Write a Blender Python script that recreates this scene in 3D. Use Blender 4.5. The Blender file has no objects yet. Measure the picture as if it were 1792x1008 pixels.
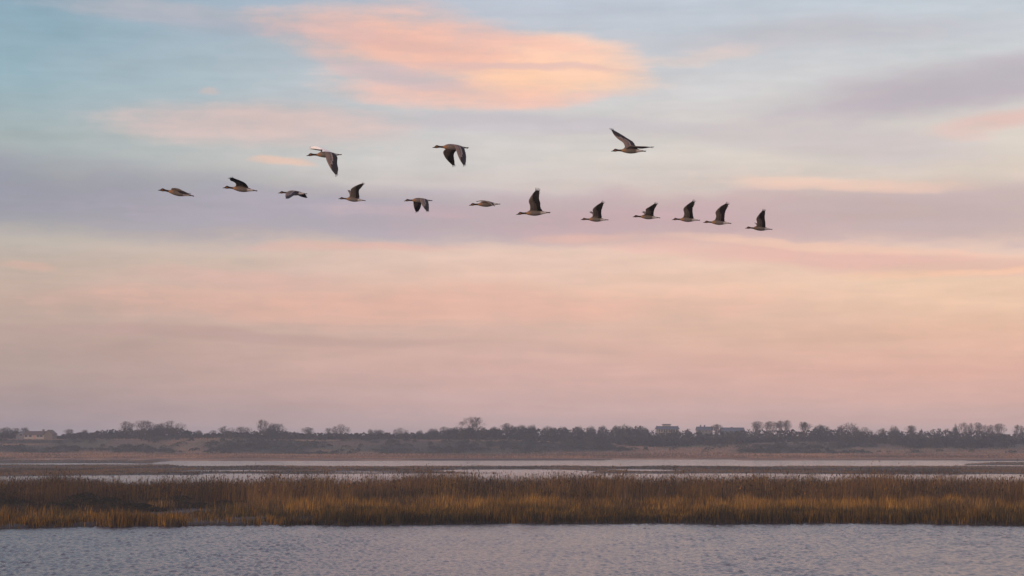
import bpy, math, random
import numpy as np
from mathutils import Vector, Matrix

sc = bpy.context.scene
COL = sc.collection
rng = np.random.default_rng(7)
random.seed(7)

# ------------------------------------------------------------------ camera
W0, H0, F = 1792.0, 1008.0, 3500.0        # photograph size and focal length in its pixels
HORIZON = 775.0
EYE = 5.0
TH = math.atan((HORIZON - H0 / 2) / F)
cam_d = bpy.data.cameras.new('camera')
cam_d.sensor_width = 36.0
cam_d.lens = 36.0 * F / W0
cam_d.clip_start = 0.5
cam_d.clip_end = 20000
cam = bpy.data.objects.new('camera', cam_d)
COL.objects.link(cam)
cam.location = (0, 0, EYE)
cam.rotation_euler = (math.pi / 2 + TH, 0, 0)
sc.camera = cam
CT, ST = math.cos(TH), math.sin(TH)

def ray(px, py):
    dx, dy = (px - W0 / 2) / F, (H0 / 2 - py) / F
    return Vector((dx, CT - dy * ST, ST + dy * CT))

def at(px, py, d):
    r = ray(px, py)
    return Vector((0, 0, EYE)) + r * (d / r.y)

def ground_d(py, z=0.0):
    r = ray(W0 / 2, py)
    return (z - EYE) / r.z * r.y

def z_of(py, d):
    return at(W0 / 2, py, d).z

def s2l(c):
    return tuple((v / 255 / 12.92) if v / 255 <= 0.04045 else ((v / 255 + 0.055) / 1.055) ** 2.4 for v in c)

# ------------------------------------------------------------------ world
SUN_EL, SUN_AZ = math.radians(4.5), math.radians(236)     # azimuth clockwise from +Y (view direction)
world = bpy.data.worlds.new('World')
sc.world = world
world.use_nodes = True
nt = world.node_tree
nt.nodes.clear()
NL = nt.links

class G:
    """small helper for building node maths"""
    def __init__(self, tree):
        self.t = tree
    def node(self, kind, **kw):
        n = self.t.nodes.new(kind)
        for k, v in kw.items():
            setattr(n, k, v)
        return n
    def put(self, sock, v):
        if isinstance(v, bpy.types.NodeSocket):
            self.t.links.new(v, sock)
        elif v is not None:
            sock.default_value = v
    def m(self, op, a, b=None, c=None, clamp=False):
        n = self.node('ShaderNodeMath', operation=op, use_clamp=clamp)
        self.put(n.inputs[0], a)
        if b is not None: self.put(n.inputs[1], b)
        if c is not None: self.put(n.inputs[2], c)
        return n.outputs[0]
    def vm(self, op, a, b=None):
        n = self.node('ShaderNodeVectorMath', operation=op)
        self.put(n.inputs[0], a)
        if b is not None: self.put(n.inputs[1], b)
        return n.outputs[0]
    def noise(self, vec, scale, detail=4, rough=0.5, out='Fac'):
        n = self.node('ShaderNodeTexNoise')
        self.put(n.inputs['Vector'], vec)
        n.inputs['Scale'].default_value = scale
        n.inputs['Detail'].default_value = detail
        n.inputs['Roughness'].default_value = rough
        return n.outputs[out]
    def maprange(self, v, a, b, c=0.0, d=1.0, smooth=True):
        n = self.node('ShaderNodeMapRange')
        n.interpolation_type = 'SMOOTHSTEP' if smooth else 'LINEAR'
        self.put(n.inputs[0], v)
        for i, q in enumerate((a, b, c, d)):
            n.inputs[i + 1].default_value = q
        return n.outputs[0]
    def mix(self, fac, a, b, blend='MIX'):
        n = self.node('ShaderNodeMix', data_type='RGBA', blend_type=blend)
        self.put(n.inputs[0], fac)
        self.put(n.inputs[6], a if isinstance(a, bpy.types.NodeSocket) else (*a[:3], 1))
        self.put(n.inputs[7], b if isinstance(b, bpy.types.NodeSocket) else (*b[:3], 1))
        return n.outputs[2]
    def ramp(self, fac, stops, interp='LINEAR'):
        n = self.node('ShaderNodeValToRGB')
        n.color_ramp.interpolation = interp
        e = n.color_ramp.elements
        while len(e) > 1: e.remove(e[-1])
        e[0].position = stops[0][0]; e[0].color = (*stops[0][1], 1)
        for p, c in stops[1:]:
            x = e.new(p); x.color = (*c, 1)
        self.put(n.inputs[0], fac)
        return n.outputs[0]

g = G(nt)
tc = g.node('ShaderNodeTexCoord').outputs['Generated']
dirv = g.vm('NORMALIZE', tc)
sep = g.node('ShaderNodeSeparateXYZ'); NL.new(dirv, sep.inputs[0])
DX, DY, DZ = sep.outputs
az0 = g.m('ARCTAN2', DX, DY)
el0 = g.m('ARCSINE', DZ)
# horizontally drawn-out warp, the wind-combed look of the thin cloud
str1 = g.vm('MULTIPLY', dirv, (9, 9, 34))
nw = g.node('ShaderNodeTexNoise'); NL.new(str1, nw.inputs['Vector'])
nw.inputs['Scale'].default_value = 1.0; nw.inputs['Detail'].default_value = 5; nw.inputs['Roughness'].default_value = 0.55
sw = g.node('ShaderNodeSeparateColor'); NL.new(nw.outputs['Color'], sw.inputs[0])
az = g.m('MULTIPLY_ADD', g.m('SUBTRACT', sw.outputs[0], 0.5), 0.07, az0)
el = g.m('MULTIPLY_ADD', g.m('SUBTRACT', sw.outputs[1], 0.5), 0.020, el0)
streak = g.noise(g.vm('MULTIPLY', dirv, (14, 14, 150)), 1.0, 5, 0.55)
wisps = g.noise(g.vm('MULTIPLY', dirv, (30, 30, 110)), 1.0, 6, 0.6)

def dir_ae(px, py):
    r = ray(px, py)
    return math.atan2(r.x, r.y), math.atan2(r.z, math.hypot(r.x, r.y))

def stops(rows):
    out = []
    for y, c in rows:
        e = y[0] if isinstance(y, tuple) else math.atan((HORIZON - y) / F)
        out.append((math.sqrt(max(e, 0) / (math.pi / 2)), s2l(c)))
    return out

pos = g.m('SQRT', g.m('DIVIDE', g.m('MAXIMUM', g.m('MULTIPLY_ADD', g.m('SUBTRACT', sw.outputs[1], 0.5), 0.010, el0), 0.0), math.pi / 2))
ZEN = (158, 160, 186)
rl = g.ramp(pos, stops([(775, (158, 140, 146)), (720, (166, 146, 147)), (650, (179, 156, 149)), (580, (188, 163, 153)), (500, (196, 173, 161)),
     (430, (190, 180, 171)), (350, (172, 172, 174)), (250, (166, 178, 180)), (150, (152, 178, 189)), (50, (143, 170, 185)), (0, (138, 166, 184)),
     (-350, (173, 171, 189)), ((1.55,), ZEN)]))
rc = g.ramp(pos, stops([(775, (203, 168, 163)), (720, (207, 172, 167)), (650, (214, 174, 164)), (580, (215, 179, 165)), (500, (229, 191, 174)),
     (435, (230, 199, 184)), (350, (207, 190, 187)), (280, (212, 206, 202)), (200, (207, 203, 203)), (100, (198, 200, 206)), (0, (186, 194, 207)),
     (-350, (199, 189, 208)), ((1.55,), ZEN)]))
rr = g.ramp(pos, stops([(775, (213, 173, 164)), (720, (216, 175, 165)), (650, (226, 177, 161)), (580, (230, 187, 163)), (500, (239, 203, 176)),
     (440, (238, 204, 185)), (350, (215, 196, 186)), (270, (221, 209, 196)), (200, (218, 211, 207)), (100, (204, 206, 209)), (0, (193, 201, 210)),
     (-350, (214, 200, 212)), ((1.55,), ZEN)]))
aL = dir_ae(60, 400)[0]; aR = dir_ae(1680, 400)[0]
skycol = g.mix(g.maprange(az, aL, -0.02, smooth=False), rl, rc)
skycol = g.mix(g.maprange(az, 0.0, aR, smooth=False), skycol, rr)

CLOUDS = [  # x, y, half width, half height, tilt (deg, + falls to the right), colour, opacity
 (120, 348, 560, 60, 3, (149, 150, 164), .9), (720, 380, 540, 48, 0, (174, 166, 178), .92), (1240, 382, 520, 46, 0, (198, 168, 171), .95),
 (1690, 366, 320, 52, 0, (194, 174, 174), .9), (1690, 154, 330, 50, -6, (180, 170, 180), .85), (1500, 252, 260, 30, 3, (199, 189, 192), .7),
 (960, 222, 320, 20, 4, (193, 185, 193), .7), (1450, 58, 320, 24, -2, (192, 188, 196), .65), (320, 20, 240, 22, 2, (180, 179, 187), .7),
 (470, 52, 260, 18, 3, (170, 175, 189), .7),
 (745, 88, 262, 58, 8, (246, 189, 167), .9), (945, 147, 165, 33, -2, (254, 206, 172), .9), (1010, 100, 110, 30, 6, (254, 206, 178), .8), (1045, 138, 100, 28, 2, (244, 204, 180), .35), (800, 165, 190, 22, 4, (244, 193, 176), .8),
 (900, 123, 190, 6, 2, (220, 186, 182), .7), (690, 78, 120, 12, 6, (222, 180, 172), .7), (700, 134, 170, 12, 10, (198, 184, 190), .75), (560, 60, 70, 30, 4, (208, 182, 184), .3), (860, 68, 160, 14, 8, (244, 192, 176), .6), (960, 178, 130, 8, -2, (232, 194, 184), .5),
 (1200, 98, 140, 12, -6, (232, 206, 194), .5), (450, 216, 230, 40, -2, (220, 190, 184), .75), (505, 286, 36, 7, 0, (242, 193, 166), .55),
 (338, 153, 18, 6, 8, (236, 188, 170), .3), (1470, 318, 200, 12, 1, (242, 202, 180), .6), (1790, 215, 130, 18, -4, (228, 189, 180), .8),
 (1500, 452, 420, 22, 3, (228, 180, 170), .8), (1700, 470, 180, 8, -2, (252, 204, 170), .65), (1400, 428, 260, 8, 3, (242, 200, 178), .7),
 (720, 535, 560, 30, 0, (232, 178, 160), .55), (460, 590, 420, 11, 1, (184, 151, 148), .45), (20, 472, 60, 7, 4, (222, 180, 162), .5),
 (1000, 415, 100, 11, 0, (232, 186, 170), .6), (620, 436, 170, 8, 0, (230, 180, 168), .6), (430, 490, 170, 16, 2, (220, 175, 165), .5),
 (1250, 512, 260, 12, 1, (245, 200, 176), .5), (850, 616, 300, 7, 1, (206, 168, 160), .25),
]
mott = g.noise(g.vm('MULTIPLY', dirv, (55, 55, 130)), 1.0, 5, 0.6)
edge = g.m('ADD', g.m('MULTIPLY', g.m('SUBTRACT', streak, 0.5), 1.5), g.m('MULTIPLY', g.m('SUBTRACT', wisps, 0.5), 1.7))
edge = g.m('MULTIPLY_ADD', g.m('SUBTRACT', mott, 0.5), 0.8, edge)
for (cx, cy, rx, ry, tilt, colr, op) in CLOUDS:
    a_, e_ = dir_ae(cx, cy)
    t = math.radians(tilt)
    da = g.m('SUBTRACT', az, a_)
    de = g.m('SUBTRACT', el, e_)
    ua = g.m('MULTIPLY_ADD', de, -math.sin(t) * F / rx, g.m('MULTIPLY', da, math.cos(t) * F / rx))
    ue = g.m('MULTIPLY_ADD', de, math.cos(t) * F / ry, g.m('MULTIPLY', da, math.sin(t) * F / ry))
    r2 = g.m('MULTIPLY_ADD', ua, ua, g.m('MULTIPLY', ue, ue))
    v = g.m('ADD', g.m('SUBTRACT', 1.0, r2), edge)
    mask = g.maprange(v, -0.95, 1.3, 0, op)
    skycol = g.mix(mask, skycol, s2l(colr))
# thin streaks everywhere, so the sky goes on alike outside the view
fine = g.m('MULTIPLY_ADD', g.m('SUBTRACT', streak, 0.5), 0.26, g.m('MULTIPLY_ADD', g.m('SUBTRACT', wisps, 0.5), 0.14, 1.0))
skycol = g.mix(1.0, skycol, g.node('ShaderNodeCombineColor').outputs[0], 'MULTIPLY')
cmb = [n for n in nt.nodes if n.bl_idname == 'ShaderNodeCombineColor'][0]
for i, am in enumerate((0.16, 0.09, 0.05)):       # mottled thin cloud: rosier and greyer flecks
    NL.new(g.m('MULTIPLY_ADD', g.m('SUBTRACT', mott, 0.5), am, fine), cmb.inputs[i])

sky = g.node('ShaderNodeTexSky')
sky.sky_type = 'NISHITA'
sky.sun_disc = False
sky.sun_elevation = SUN_EL
sky.sun_rotation = SUN_AZ
sky.altitude = 0
bg1 = g.node('ShaderNodeBackground'); NL.new(sky.outputs[0], bg1.inputs[0]); bg1.inputs[1].default_value = 0.06
bg2 = g.node('ShaderNodeBackground'); NL.new(skycol, bg2.inputs[0]); bg2.inputs[1].default_value = 1.10
mx = g.node('ShaderNodeMixShader'); mx.inputs[0].default_value = 0.92     # cover of the thin cloud veil
NL.new(bg1.outputs[0], mx.inputs[1]); NL.new(bg2.outputs[0], mx.inputs[2])
wo = g.node('ShaderNodeOutputWorld'); NL.new(mx.outputs[0], wo.inputs[0])

# ------------------------------------------------------------------ sun
sun_d = bpy.data.lights.new('sun', 'SUN')
sun_d.energy = 2.1
sun_d.angle = math.radians(3.0)
sun_d.color = (1.0, 0.65, 0.40)
sun = bpy.data.objects.new('sun', sun_d)
COL.objects.link(sun)
sdir = Vector((math.sin(SUN_AZ) * math.cos(SUN_EL), math.cos(SUN_AZ) * math.cos(SUN_EL), math.sin(SUN_EL)))
sun.rotation_euler = (-sdir).to_track_quat('-Z', 'Y').to_euler()
sun.location = (-30, -30, 40)

vs = sc.view_settings
vs.view_transform = 'Standard'; vs.look = 'None'; vs.exposure = 0.0; vs.gamma = 1.0
vs.use_curve_mapping = False
sc.cycles.volume_bounces = 1
sc.cycles.max_bounces = 6

# ------------------------------------------------------------------ helpers
def tag(o, label=None, cat=None, group=None, kind=None):
    if label: o['label'] = label
    if cat: o['category'] = cat
    if group: o['group'] = group
    if kind: o['kind'] = kind
    return o

def mesh_np(name, verts, faces_list, mat, colors=None, smooth=False):
    """faces_list: list of (n,k) int arrays; colors per vertex (n,3)"""
    me = bpy.data.meshes.new(name)
    verts = np.ascontiguousarray(verts, dtype=np.float32)
    me.vertices.add(len(verts)); me.vertices.foreach_set('co', verts.ravel())
    loops = np.concatenate([f.ravel() for f in faces_list]).astype(np.int32)
    sizes = np.concatenate([np.full(len(f), f.shape[1]) for f in faces_list]).astype(np.int32)
    starts = np.concatenate([[0], np.cumsum(sizes)[:-1]]).astype(np.int32)
    me.loops.add(len(loops)); me.loops.foreach_set('vertex_index', loops)
    me.polygons.add(len(sizes)); me.polygons.foreach_set('loop_start', starts)
    try: me.polygons.foreach_set('loop_total', sizes)
    except Exception: pass
    if smooth: me.polygons.foreach_set('use_smooth', np.ones(len(sizes), bool))
    me.update(calc_edges=True)
    if colors is not None:
        at_ = me.color_attributes.new('Col', 'FLOAT_COLOR', 'POINT')
        c = np.ones((len(verts), 4), np.float32); c[:, :3] = colors
        at_.data.foreach_set('color', c.ravel())
    me.materials.append(mat)
    return me

def obj(name, me, parent=None):
    o = bpy.data.objects.new(name, me)
    COL.objects.link(o)
    if parent is not None: o.parent = parent
    return o

def grid_faces(nx, ny):
    i = np.arange(nx - 1)[None, :] + np.arange(ny - 1)[:, None] * nx
    i = i.ravel()
    return np.stack([i, i + 1, i + nx + 1, i + nx], 1)

def _hash(ix, iy, seed):
    h = (ix.astype(np.int64) * 374761393 + iy.astype(np.int64) * 668265263 + seed * 1442695041) & 0xFFFFFFFF
    h = ((h ^ (h >> 13)) * 1274126177) & 0xFFFFFFFF
    h = h ^ (h >> 16)
    return (h & 0xFFFFFF) / float(0xFFFFFF)

def vnoise(x, y, seed=0):
    x = np.asarray(x, float); y = np.asarray(y, float)
    ix, iy = np.floor(x), np.floor(y)
    fx, fy = x - ix, y - iy
    fx = fx * fx * (3 - 2 * fx); fy = fy * fy * (3 - 2 * fy)
    a = _hash(ix, iy, seed); b = _hash(ix + 1, iy, seed); c = _hash(ix, iy + 1, seed); d = _hash(ix + 1, iy + 1, seed)
    return (a * (1 - fx) + b * fx) * (1 - fy) + (c * (1 - fx) + d * fx) * fy

def fbm(x, y, seed=0, octv=4):
    s, a, t = 0.0, 0.5, 0.0
    for k in range(octv):
        s = s + a * vnoise(x * 2 ** k, y * 2 ** k, seed + k * 17); t += a; a *= 0.5
    return s / t

def sstep(a, b, v):
    t = np.clip((v - a) / (b - a), 0, 1)
    return t * t * (3 - 2 * t)

# ------------------------------------------------------------------ materials
def base_mat(name):
    m = bpy.data.materials.new(name)
    m.use_nodes = True
    return m, G(m.node_tree), m.node_tree.nodes['Principled BSDF']

def mat_attr(name, rough=0.8, spec=0.2, noise_scale=None, noise_amt=0.15, translucent=0.0):
    m, q, p = base_mat(name)
    a = q.node('ShaderNodeAttribute', attribute_name='Col').outputs['Color']
    c = a
    if noise_scale:
        oc = q.node('ShaderNodeTexCoord').outputs['Object']
        n = q.noise(oc, noise_scale, 3, 0.6)
        f = q.m('MULTIPLY_ADD', q.m('SUBTRACT', n, 0.5), noise_amt * 2, 1.0)
        cc = q.node('ShaderNodeCombineColor')
        for i in range(3): q.put(cc.inputs[i], f)
        c = q.mix(1.0, a, cc.outputs[0], 'MULTIPLY')
    q.put(p.inputs['Base Color'], c)
    p.inputs['Roughness'].default_value = rough
    p.inputs['Specular IOR Level'].default_value = spec
    if translucent:
        tr = q.node('ShaderNodeBsdfTranslucent'); q.put(tr.inputs[0], c)
        mxx = q.node('ShaderNodeMixShader'); mxx.inputs[0].default_value = translucent
        out = m.node_tree.nodes['Material Output']
        q.put(mxx.inputs[1], p.outputs[0]); q.put(mxx.inputs[2], tr.outputs[0]); q.put(out.inputs[0], mxx.outputs[0])
    return m

def mat_plain(name, col, rough=0.8, spec=0.3, nscale=2.0, amt=0.25, bump=0.0):
    m, q, p = base_mat(name)
    oc = q.node('ShaderNodeTexCoord').outputs['Object']
    n = q.noise(oc, nscale, 4, 0.6)
    c = q.mix(n, tuple(v * (1 - amt) for v in col), tuple(min(1, v * (1 + amt)) for v in col))
    q.put(p.inputs['Base Color'], c)
    p.inputs['Roughness'].default_value = rough
    p.inputs['Specular IOR Level'].default_value = spec
    if bump:
        b = q.node('ShaderNodeBump'); b.inputs['Strength'].default_value = bump; q.put(b.inputs['Height'], n)
        q.put(p.inputs['Normal'], b.outputs[0])
    return m

def mat_water():
    m, q, p = base_mat('water_surface')
    p.inputs['Base Color'].default_value = (0.042, 0.043, 0.058, 1)
    p.inputs['IOR'].default_value = 1.333
    p.inputs['Specular IOR Level'].default_value = 0.5
    oc = q.node('ShaderNodeTexCoord').outputs['Object']
    n1 = q.noise(q.vm('MULTIPLY', oc, (1.6, 1.0, 1)), 4.5, 4, 0.7)
    gust = q.noise(oc, 0.05, 3, 0.6)
    p.inputs['Roughness'].default_value = 0.12
    b = q.node('ShaderNodeBump'); b.inputs['Strength'].default_value = 0.40; b.inputs['Distance'].default_value = 0.09
    n2 = q.noise(oc, 0.9, 3, 0.6)              # beyond the finely meshed water the longer waves are relief only
    sx = q.node('ShaderNodeSeparateXYZ'); q.put(sx.inputs[0], oc)
    far = q.maprange(sx.outputs[1], 124, 132, 0.0, 2.6)
    hh = q.m('ADD', q.m('MULTIPLY', n1, q.m('MULTIPLY_ADD', gust, 0.8, 0.6)), q.m('MULTIPLY', n2, far))
    q.put(b.inputs['Height'], hh)
    q.put(p.inputs['Normal'], b.outputs[0])
    return m

M_WATER = mat_water()
M_MUD = mat_plain('wet_mud', (0.045, 0.034, 0.027), rough=0.7, spec=0.25, nscale=0.8, amt=0.5, bump=0.4)
M_GRASS = mat_attr('dry_grass', rough=0.85, spec=0.15, translucent=0.25)
M_FAR = mat_attr('far_ground', rough=0.95, spec=0.05, noise_scale=0.35, noise_amt=0.3)
M_SCRUB = mat_attr('scrub_leaves', rough=0.95, spec=0.05)
M_BARK = mat_plain('bark', (0.075, 0.06, 0.052), rough=0.95, spec=0.1, nscale=3, amt=0.3)
M_TWIG = mat_attr('twigs', rough=0.95, spec=0.05)

# ------------------------------------------------------------------ water
def build_water():
    uf = np.concatenate([np.linspace(-3.0, -0.30, 20)[:-1], np.linspace(-0.30, 0.30, 660), np.linspace(0.30, 3.0, 20)[1:]])
    dn = [4.0]
    while dn[-1] < 66: dn.append(dn[-1] * 1.12)
    dn = [v for v in dn if v < 64]
    d = 70.0
    while d < 127: dn.append(d); d += 0.00130 * d
    while d < 3400: dn.append(d); d *= 1.06
    dn = np.array(dn)
    D, U = np.meshgrid(dn, uf, indexing='ij')
    X = U * D; Y = D
    Z = np.zeros_like(X)
    r = np.random.default_rng(3)
    for k in range(64):                 # short crossing chop
        if k < 50:
            kx, ky = r.choice((-1, 1)) * r.uniform(2.5, 25.0), r.uniform(2.0, 9.5)
            amp = 0.0027 * (12.0 / math.hypot(kx, ky)) ** 0.8
        else:
            kx, ky = r.choice((-1, 1)) * r.uniform(4, 18), r.uniform(6, 18)
            amp = 0.0012
        ph = r.uniform(0, 6.28)
        Z += amp * np.sin(kx * X + ky * Y + ph + 1.6 * fbm(X * 0.15, Y * 0.10, k, 1))
    Z = Z + 9.0 * np.abs(Z) * Z             # crests a little sharper than troughs
    gust = 0.45 + 1.05 * fbm(X * 0.09, Y * 0.035, 77, 4)
    fade = sstep(69, 72, D) * (1 - sstep(124, 128, D)) * (1 - sstep(0.285, 0.30, np.abs(U)))
    Z = Z * gust * fade
    v = np.stack([X, Y, Z], -1).reshape(-1, 3)
    me = mesh_np('water', v, [grid_faces(len(uf), len(dn))], M_WATER, smooth=True)
    o = obj('water', me)
    tag(o, 'grey lilac rippled water of the marsh channels', kind='structure')
build_water()

# ------------------------------------------------------------------ terrain
PXN = [-2500, 0, 200, 400, 720, 1080, 1440, 1792, 4000]
YN = [934, 926.5, 924, 921.5, 917.5, 916, 916.2, 919.5, 930]
DN_TAB = [ground_d(y) for y in YN]
def near_edge(px):
    return np.interp(px, PXN, DN_TAB)

def near_h(X, Y):
    px = W0 / 2 + F * X / Y
    dn = near_edge(px)
    e1 = Y - dn - (1.8 + 2.2 * (px < 700)) * (fbm(X * 0.30, Y * 0.05 + 3, 5, 4) - 0.5) * 2
    e2 = 205 + 10 * (fbm(X * 0.05, Y * 0 + 8, 9, 3) - 0.5) - Y
    h = np.minimum(sstep(-.9, .55, e1), sstep(-3, 3, e2))
    bump = fbm(X * 0.25, Y * 0.25, 21, 4) - 0.45
    left = 1 - sstep(250, 620, px + 200 * (fbm(X * .1, Y * .1, 31, 2) - .5))
    q = (Y - dn) / 75
    # low wet hollow on the left part of the bank and small inlets near the edge
    hollow = left * np.exp(-((q - 0.27) / 0.07) ** 2) * 0.16
    inlets = sstep(0.60, 0.72, fbm(X * 0.30, Y * 0.12, 44, 3)) * np.exp(-((q - 0.05) / 0.05) ** 2) * 0.35
    return -0.55 + h * (0.75 + 0.25 * bump) - (hollow + inlets) * h, q, px, left

def build_near():
    uf = np.linspace(-0.55, 0.55, 400)
    dn = np.arange(108, 216, 0.6)
    D, U = np.meshgrid(dn, uf, indexing='ij')
    X, Y = U * D, D
    Z, *_ = near_h(X, Y)
    me = mesh_np('near_marsh', np.stack([X, Y, Z], -1).reshape(-1, 3), [grid_faces(len(uf), len(dn))], M_MUD, smooth=True)
    tag(obj('near_marsh', me), 'muddy marsh island between the foreground water and the channel', kind='structure')
build_near()

# --- middle marsh: low islands with strips of water between them, 300 to 480 m away
WSTRIPS = [ # x0, x1, y, half thickness in pixels of open water inside the marsh
 (300, 1700, 810.5, 5.3), (-200, 330, 812, 1.3), (310, 480, 824.4, 1.6), (350, 480, 829.4, 0.8), (590, 690, 826.5, 1.3), (770, 1010, 824.5, 2.6), (890, 1010, 826.5, 2.6),
 (1080, 1185, 823.2, 1.4), (1690, 1775, 830.0, 0.9), (1560, 1960, 808, 1.2), (1660, 2050, 815.3, 1.0), (140, 190, 829.8, 0.8),
]
def mid_h(X, Y):
    px = W0 / 2 + F * X / Y
    py = HORIZON + F * EYE / Y
    w = np.zeros_like(X)
    wob = (fbm(px * 0.012, py * 0.15, 61, 4) - 0.5)
    for (x0, x1, y, t) in WSTRIPS:
        ex = np.minimum(sstep(x0 - 40, x0 + 40, px + 90 * wob), 1 - sstep(x1 - 40, x1 + 40, px + 90 * wob))
        tt = t * (0.15 + 0.85 * ex) * (ex > 0.02)
        w = np.maximum(w, (1 - sstep(tt * 0.8, tt * 1.15 + 0.25, np.abs(py - y + 1.6 * wob))) * (ex > 0.02))
    front = np.interp(px, [-3000, 0, 300, 500, 800, 1300, 1792, 4000], [838, 833.2, 831.2, 829.6, 828.2, 828.6, 831, 835])
    back = np.interp(px, [-3000, 0, 300, 1650, 1792, 4000], [805, 805, 806, 806, 804, 804])
    land = (1 - sstep(front - 0.9, front + 0.5, py + 1.4 * wob)) * sstep(back - 0.8, back + .2, py)
    h = land * (1 - w)
    return -0.5 + h * (0.64 + 0.16 * (fbm(X * 0.08, Y * 0.08, 71, 3) - 0.5)), px, py

def build_mid():
    uf = np.linspace(-0.5, 0.5, 400)
    py = np.arange(803.0, 840, 0.21)
    dn = (EYE * F / (py - HORIZON))[::-1]
    D, U = np.meshgrid(dn, uf, indexing='ij')
    X, Y = U * D, D
    Z, *_ = mid_h(X, Y)
    me = mesh_np('middle_marsh', np.stack([X, Y, Z], -1).reshape(-1, 3), [grid_faces(len(uf), len(dn))], M_MUD, smooth=True)
    tag(obj('middle_marsh', me), 'low marsh islands between strips of water', kind='structure')
build_mid()

# --- far shore: flats, dunes and plateau out to the horizon
BX = [-3000, 0, 300, 600, 900, 1000, 1150, 1250, 1400, 1500, 1560, 1640, 1700, 1760, 1900, 4000]
BY = [768, 768, 768.5, 769.5, 771, 773, 778, 777, 773, 775, 778, 780, 782, 778, 775, 772]
def far_h(X, Y):
    px = W0 / 2 + F * X / Y
    edge_ = np.interp(px, [-3000, 0, 300, 400, 1060, 1070, 1280, 1290, 1792, 4000], [805, 804, 806, 806.5, 805.5, 804.2, 804, 805.6, 805.5, 803])
    de = EYE * F / (edge_ - HORIZON)
    zb = EYE - (np.interp(px, BX, BY) - HORIZON) * 750 / F
    h = -0.6 + 0.95 * sstep(-3, 4, Y - de - 5 * (fbm(X * 0.03, Y * 0 + 1, 91, 3) - 0.5))
    h = h + 0.8 * sstep(640, 690, Y)
    n = fbm(X * 0.02, Y * 0.03, 101, 4)
    rise = sstep(688, 748, Y + 22 * (n - 0.5))
    dune = (fbm(X * 0.025, Y * 0.035, 121, 4) - 0.5) * 3.4 * sstep(680, 700, Y) * (1 - sstep(730, 752, Y)) * (1 - (px > 0) * (px < 115) * sstep(700, 716, Y))
    h = h * (1 - rise) + zb * rise + dune
    h = h + 1.6 * sstep(770, 840, Y) + (fbm(X * .004, Y * .004, 7, 3) - .5) * 6 * sstep(850, 1400, Y)
    return h, px

FARC = {'tan': (0.33, 0.195, 0.125), 'red': (0.225, 0.140, 0.104), 'olive': (0.120, 0.110, 0.080), 'brown': (0.150, 0.110, 0.088), 'dark': (0.048, 0.052, 0.046)}
# patches of dark scrub and of pale dune grass on the slope: x, y in the view, half sizes, weight
DPATCH = [(60, 776, 110, 4, 1), (60, 789, 75, 4, 1), (135, 787, 45, 5, 1), (235, 788, 70, 4, .9), (290, 775, 26, 5, 1), (420, 786, 70, 5, 1), (485, 783, 75, 9, 1), (560, 791, 70, 3, .9),
          (640, 775, 45, 3, .8), (690, 785, 65, 6, .9), (800, 784, 95, 8, 1), (920, 783, 65, 9, 1), (1010, 783, 80, 9, 1), (1050, 788, 45, 5, 1), (1340, 786, 55, 5, 1), (1390, 785, 60, 7, .9),
          (1480, 778, 45, 4, .9), (1465, 789, 45, 3, .8), (1600, 789, 25, 3, .7), (-200, 784, 120, 8, 1), (1960, 784, 110, 7, 1)]
TPATCH = [(165, 790, 60, 3, 1), (340, 788, 70, 6, .8), (320, 778, 70, 4, .6), (450, 793, 50, 3, 1), (640, 789, 55, 3, 1), (850, 773, 90, 2.5, .9), (960, 774, 130, 2.5, 1), (1105, 783, 55, 8, .9), (1180, 790, 90, 4, .8),
          (1260, 785, 90, 6, .8), (1560, 787, 120, 6, .7), (1700, 790, 100, 4, .7), (780, 774, 60, 3, .7), (1120, 774, 60, 3, .6)]
def slope_py(Y):            # the slope seen between the flats and the wood
    return np.interp(Y, [690, 752], [795, 770])
def patches(L_, px, Y):
    py = slope_py(Y); w = np.zeros_like(px)
    wx = (fbm(px * .02, py * .1, 501, 3) - .5) * 60; wy = (fbm(px * .03, py * .12, 511, 3) - .5) * 6
    for (x, y, a, b, k) in L_:
        w = np.maximum(w, k * np.exp(-(((px + wx - x) / a) ** 2 + ((py + wy - y) / b) ** 2) ** 1.5))
    return w
def far_col(X, Y, Z, px):
    n1 = fbm(X * 0.022, Y * 0.07, 131, 4); n2 = fbm(X * 0.05, Y * 0.12, 141, 4)
    flats = 1 - sstep(684, 702, Y + 10 * (n1 - .5))
    c = np.array(FARC['brown'])[None, :] * np.ones(X.shape + (1,))
    def lay(c, col, m): return c * (1 - m[..., None]) + np.array(col) * m[..., None]
    c = lay(c, FARC['olive'], sstep(.42, .58, n2))
    c = lay(c, FARC['tan'], np.maximum(sstep(.60, .70, n1) * .7, patches(TPATCH, px, Y)))
    c = lay(c, FARC['dark'], patches(DPATCH, px, Y))
    c = lay(c, FARC['tan'], sstep(738, 742, Y) * (1 - sstep(750, 753, Y)) * (.35 + .5 * n2) * (1 - sstep(950, 1080, px)))
    c = lay(c, FARC['red'], flats)
    n3 = fbm(X * 0.012, Y * 0.11, 151, 4); n4 = fbm(X * 0.03, Y * 0.2, 161, 3)
    c = lay(c, FARC['tan'], flats * sstep(.46, .56, n2) * .9)
    c = lay(c, (0.085, 0.064, 0.058), flats * sstep(.50, .58, n3) * .9)
    c = lay(c, (0.42, 0.25, 0.16), flats * sstep(.58, .66, n4) * .7)
    return c

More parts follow.
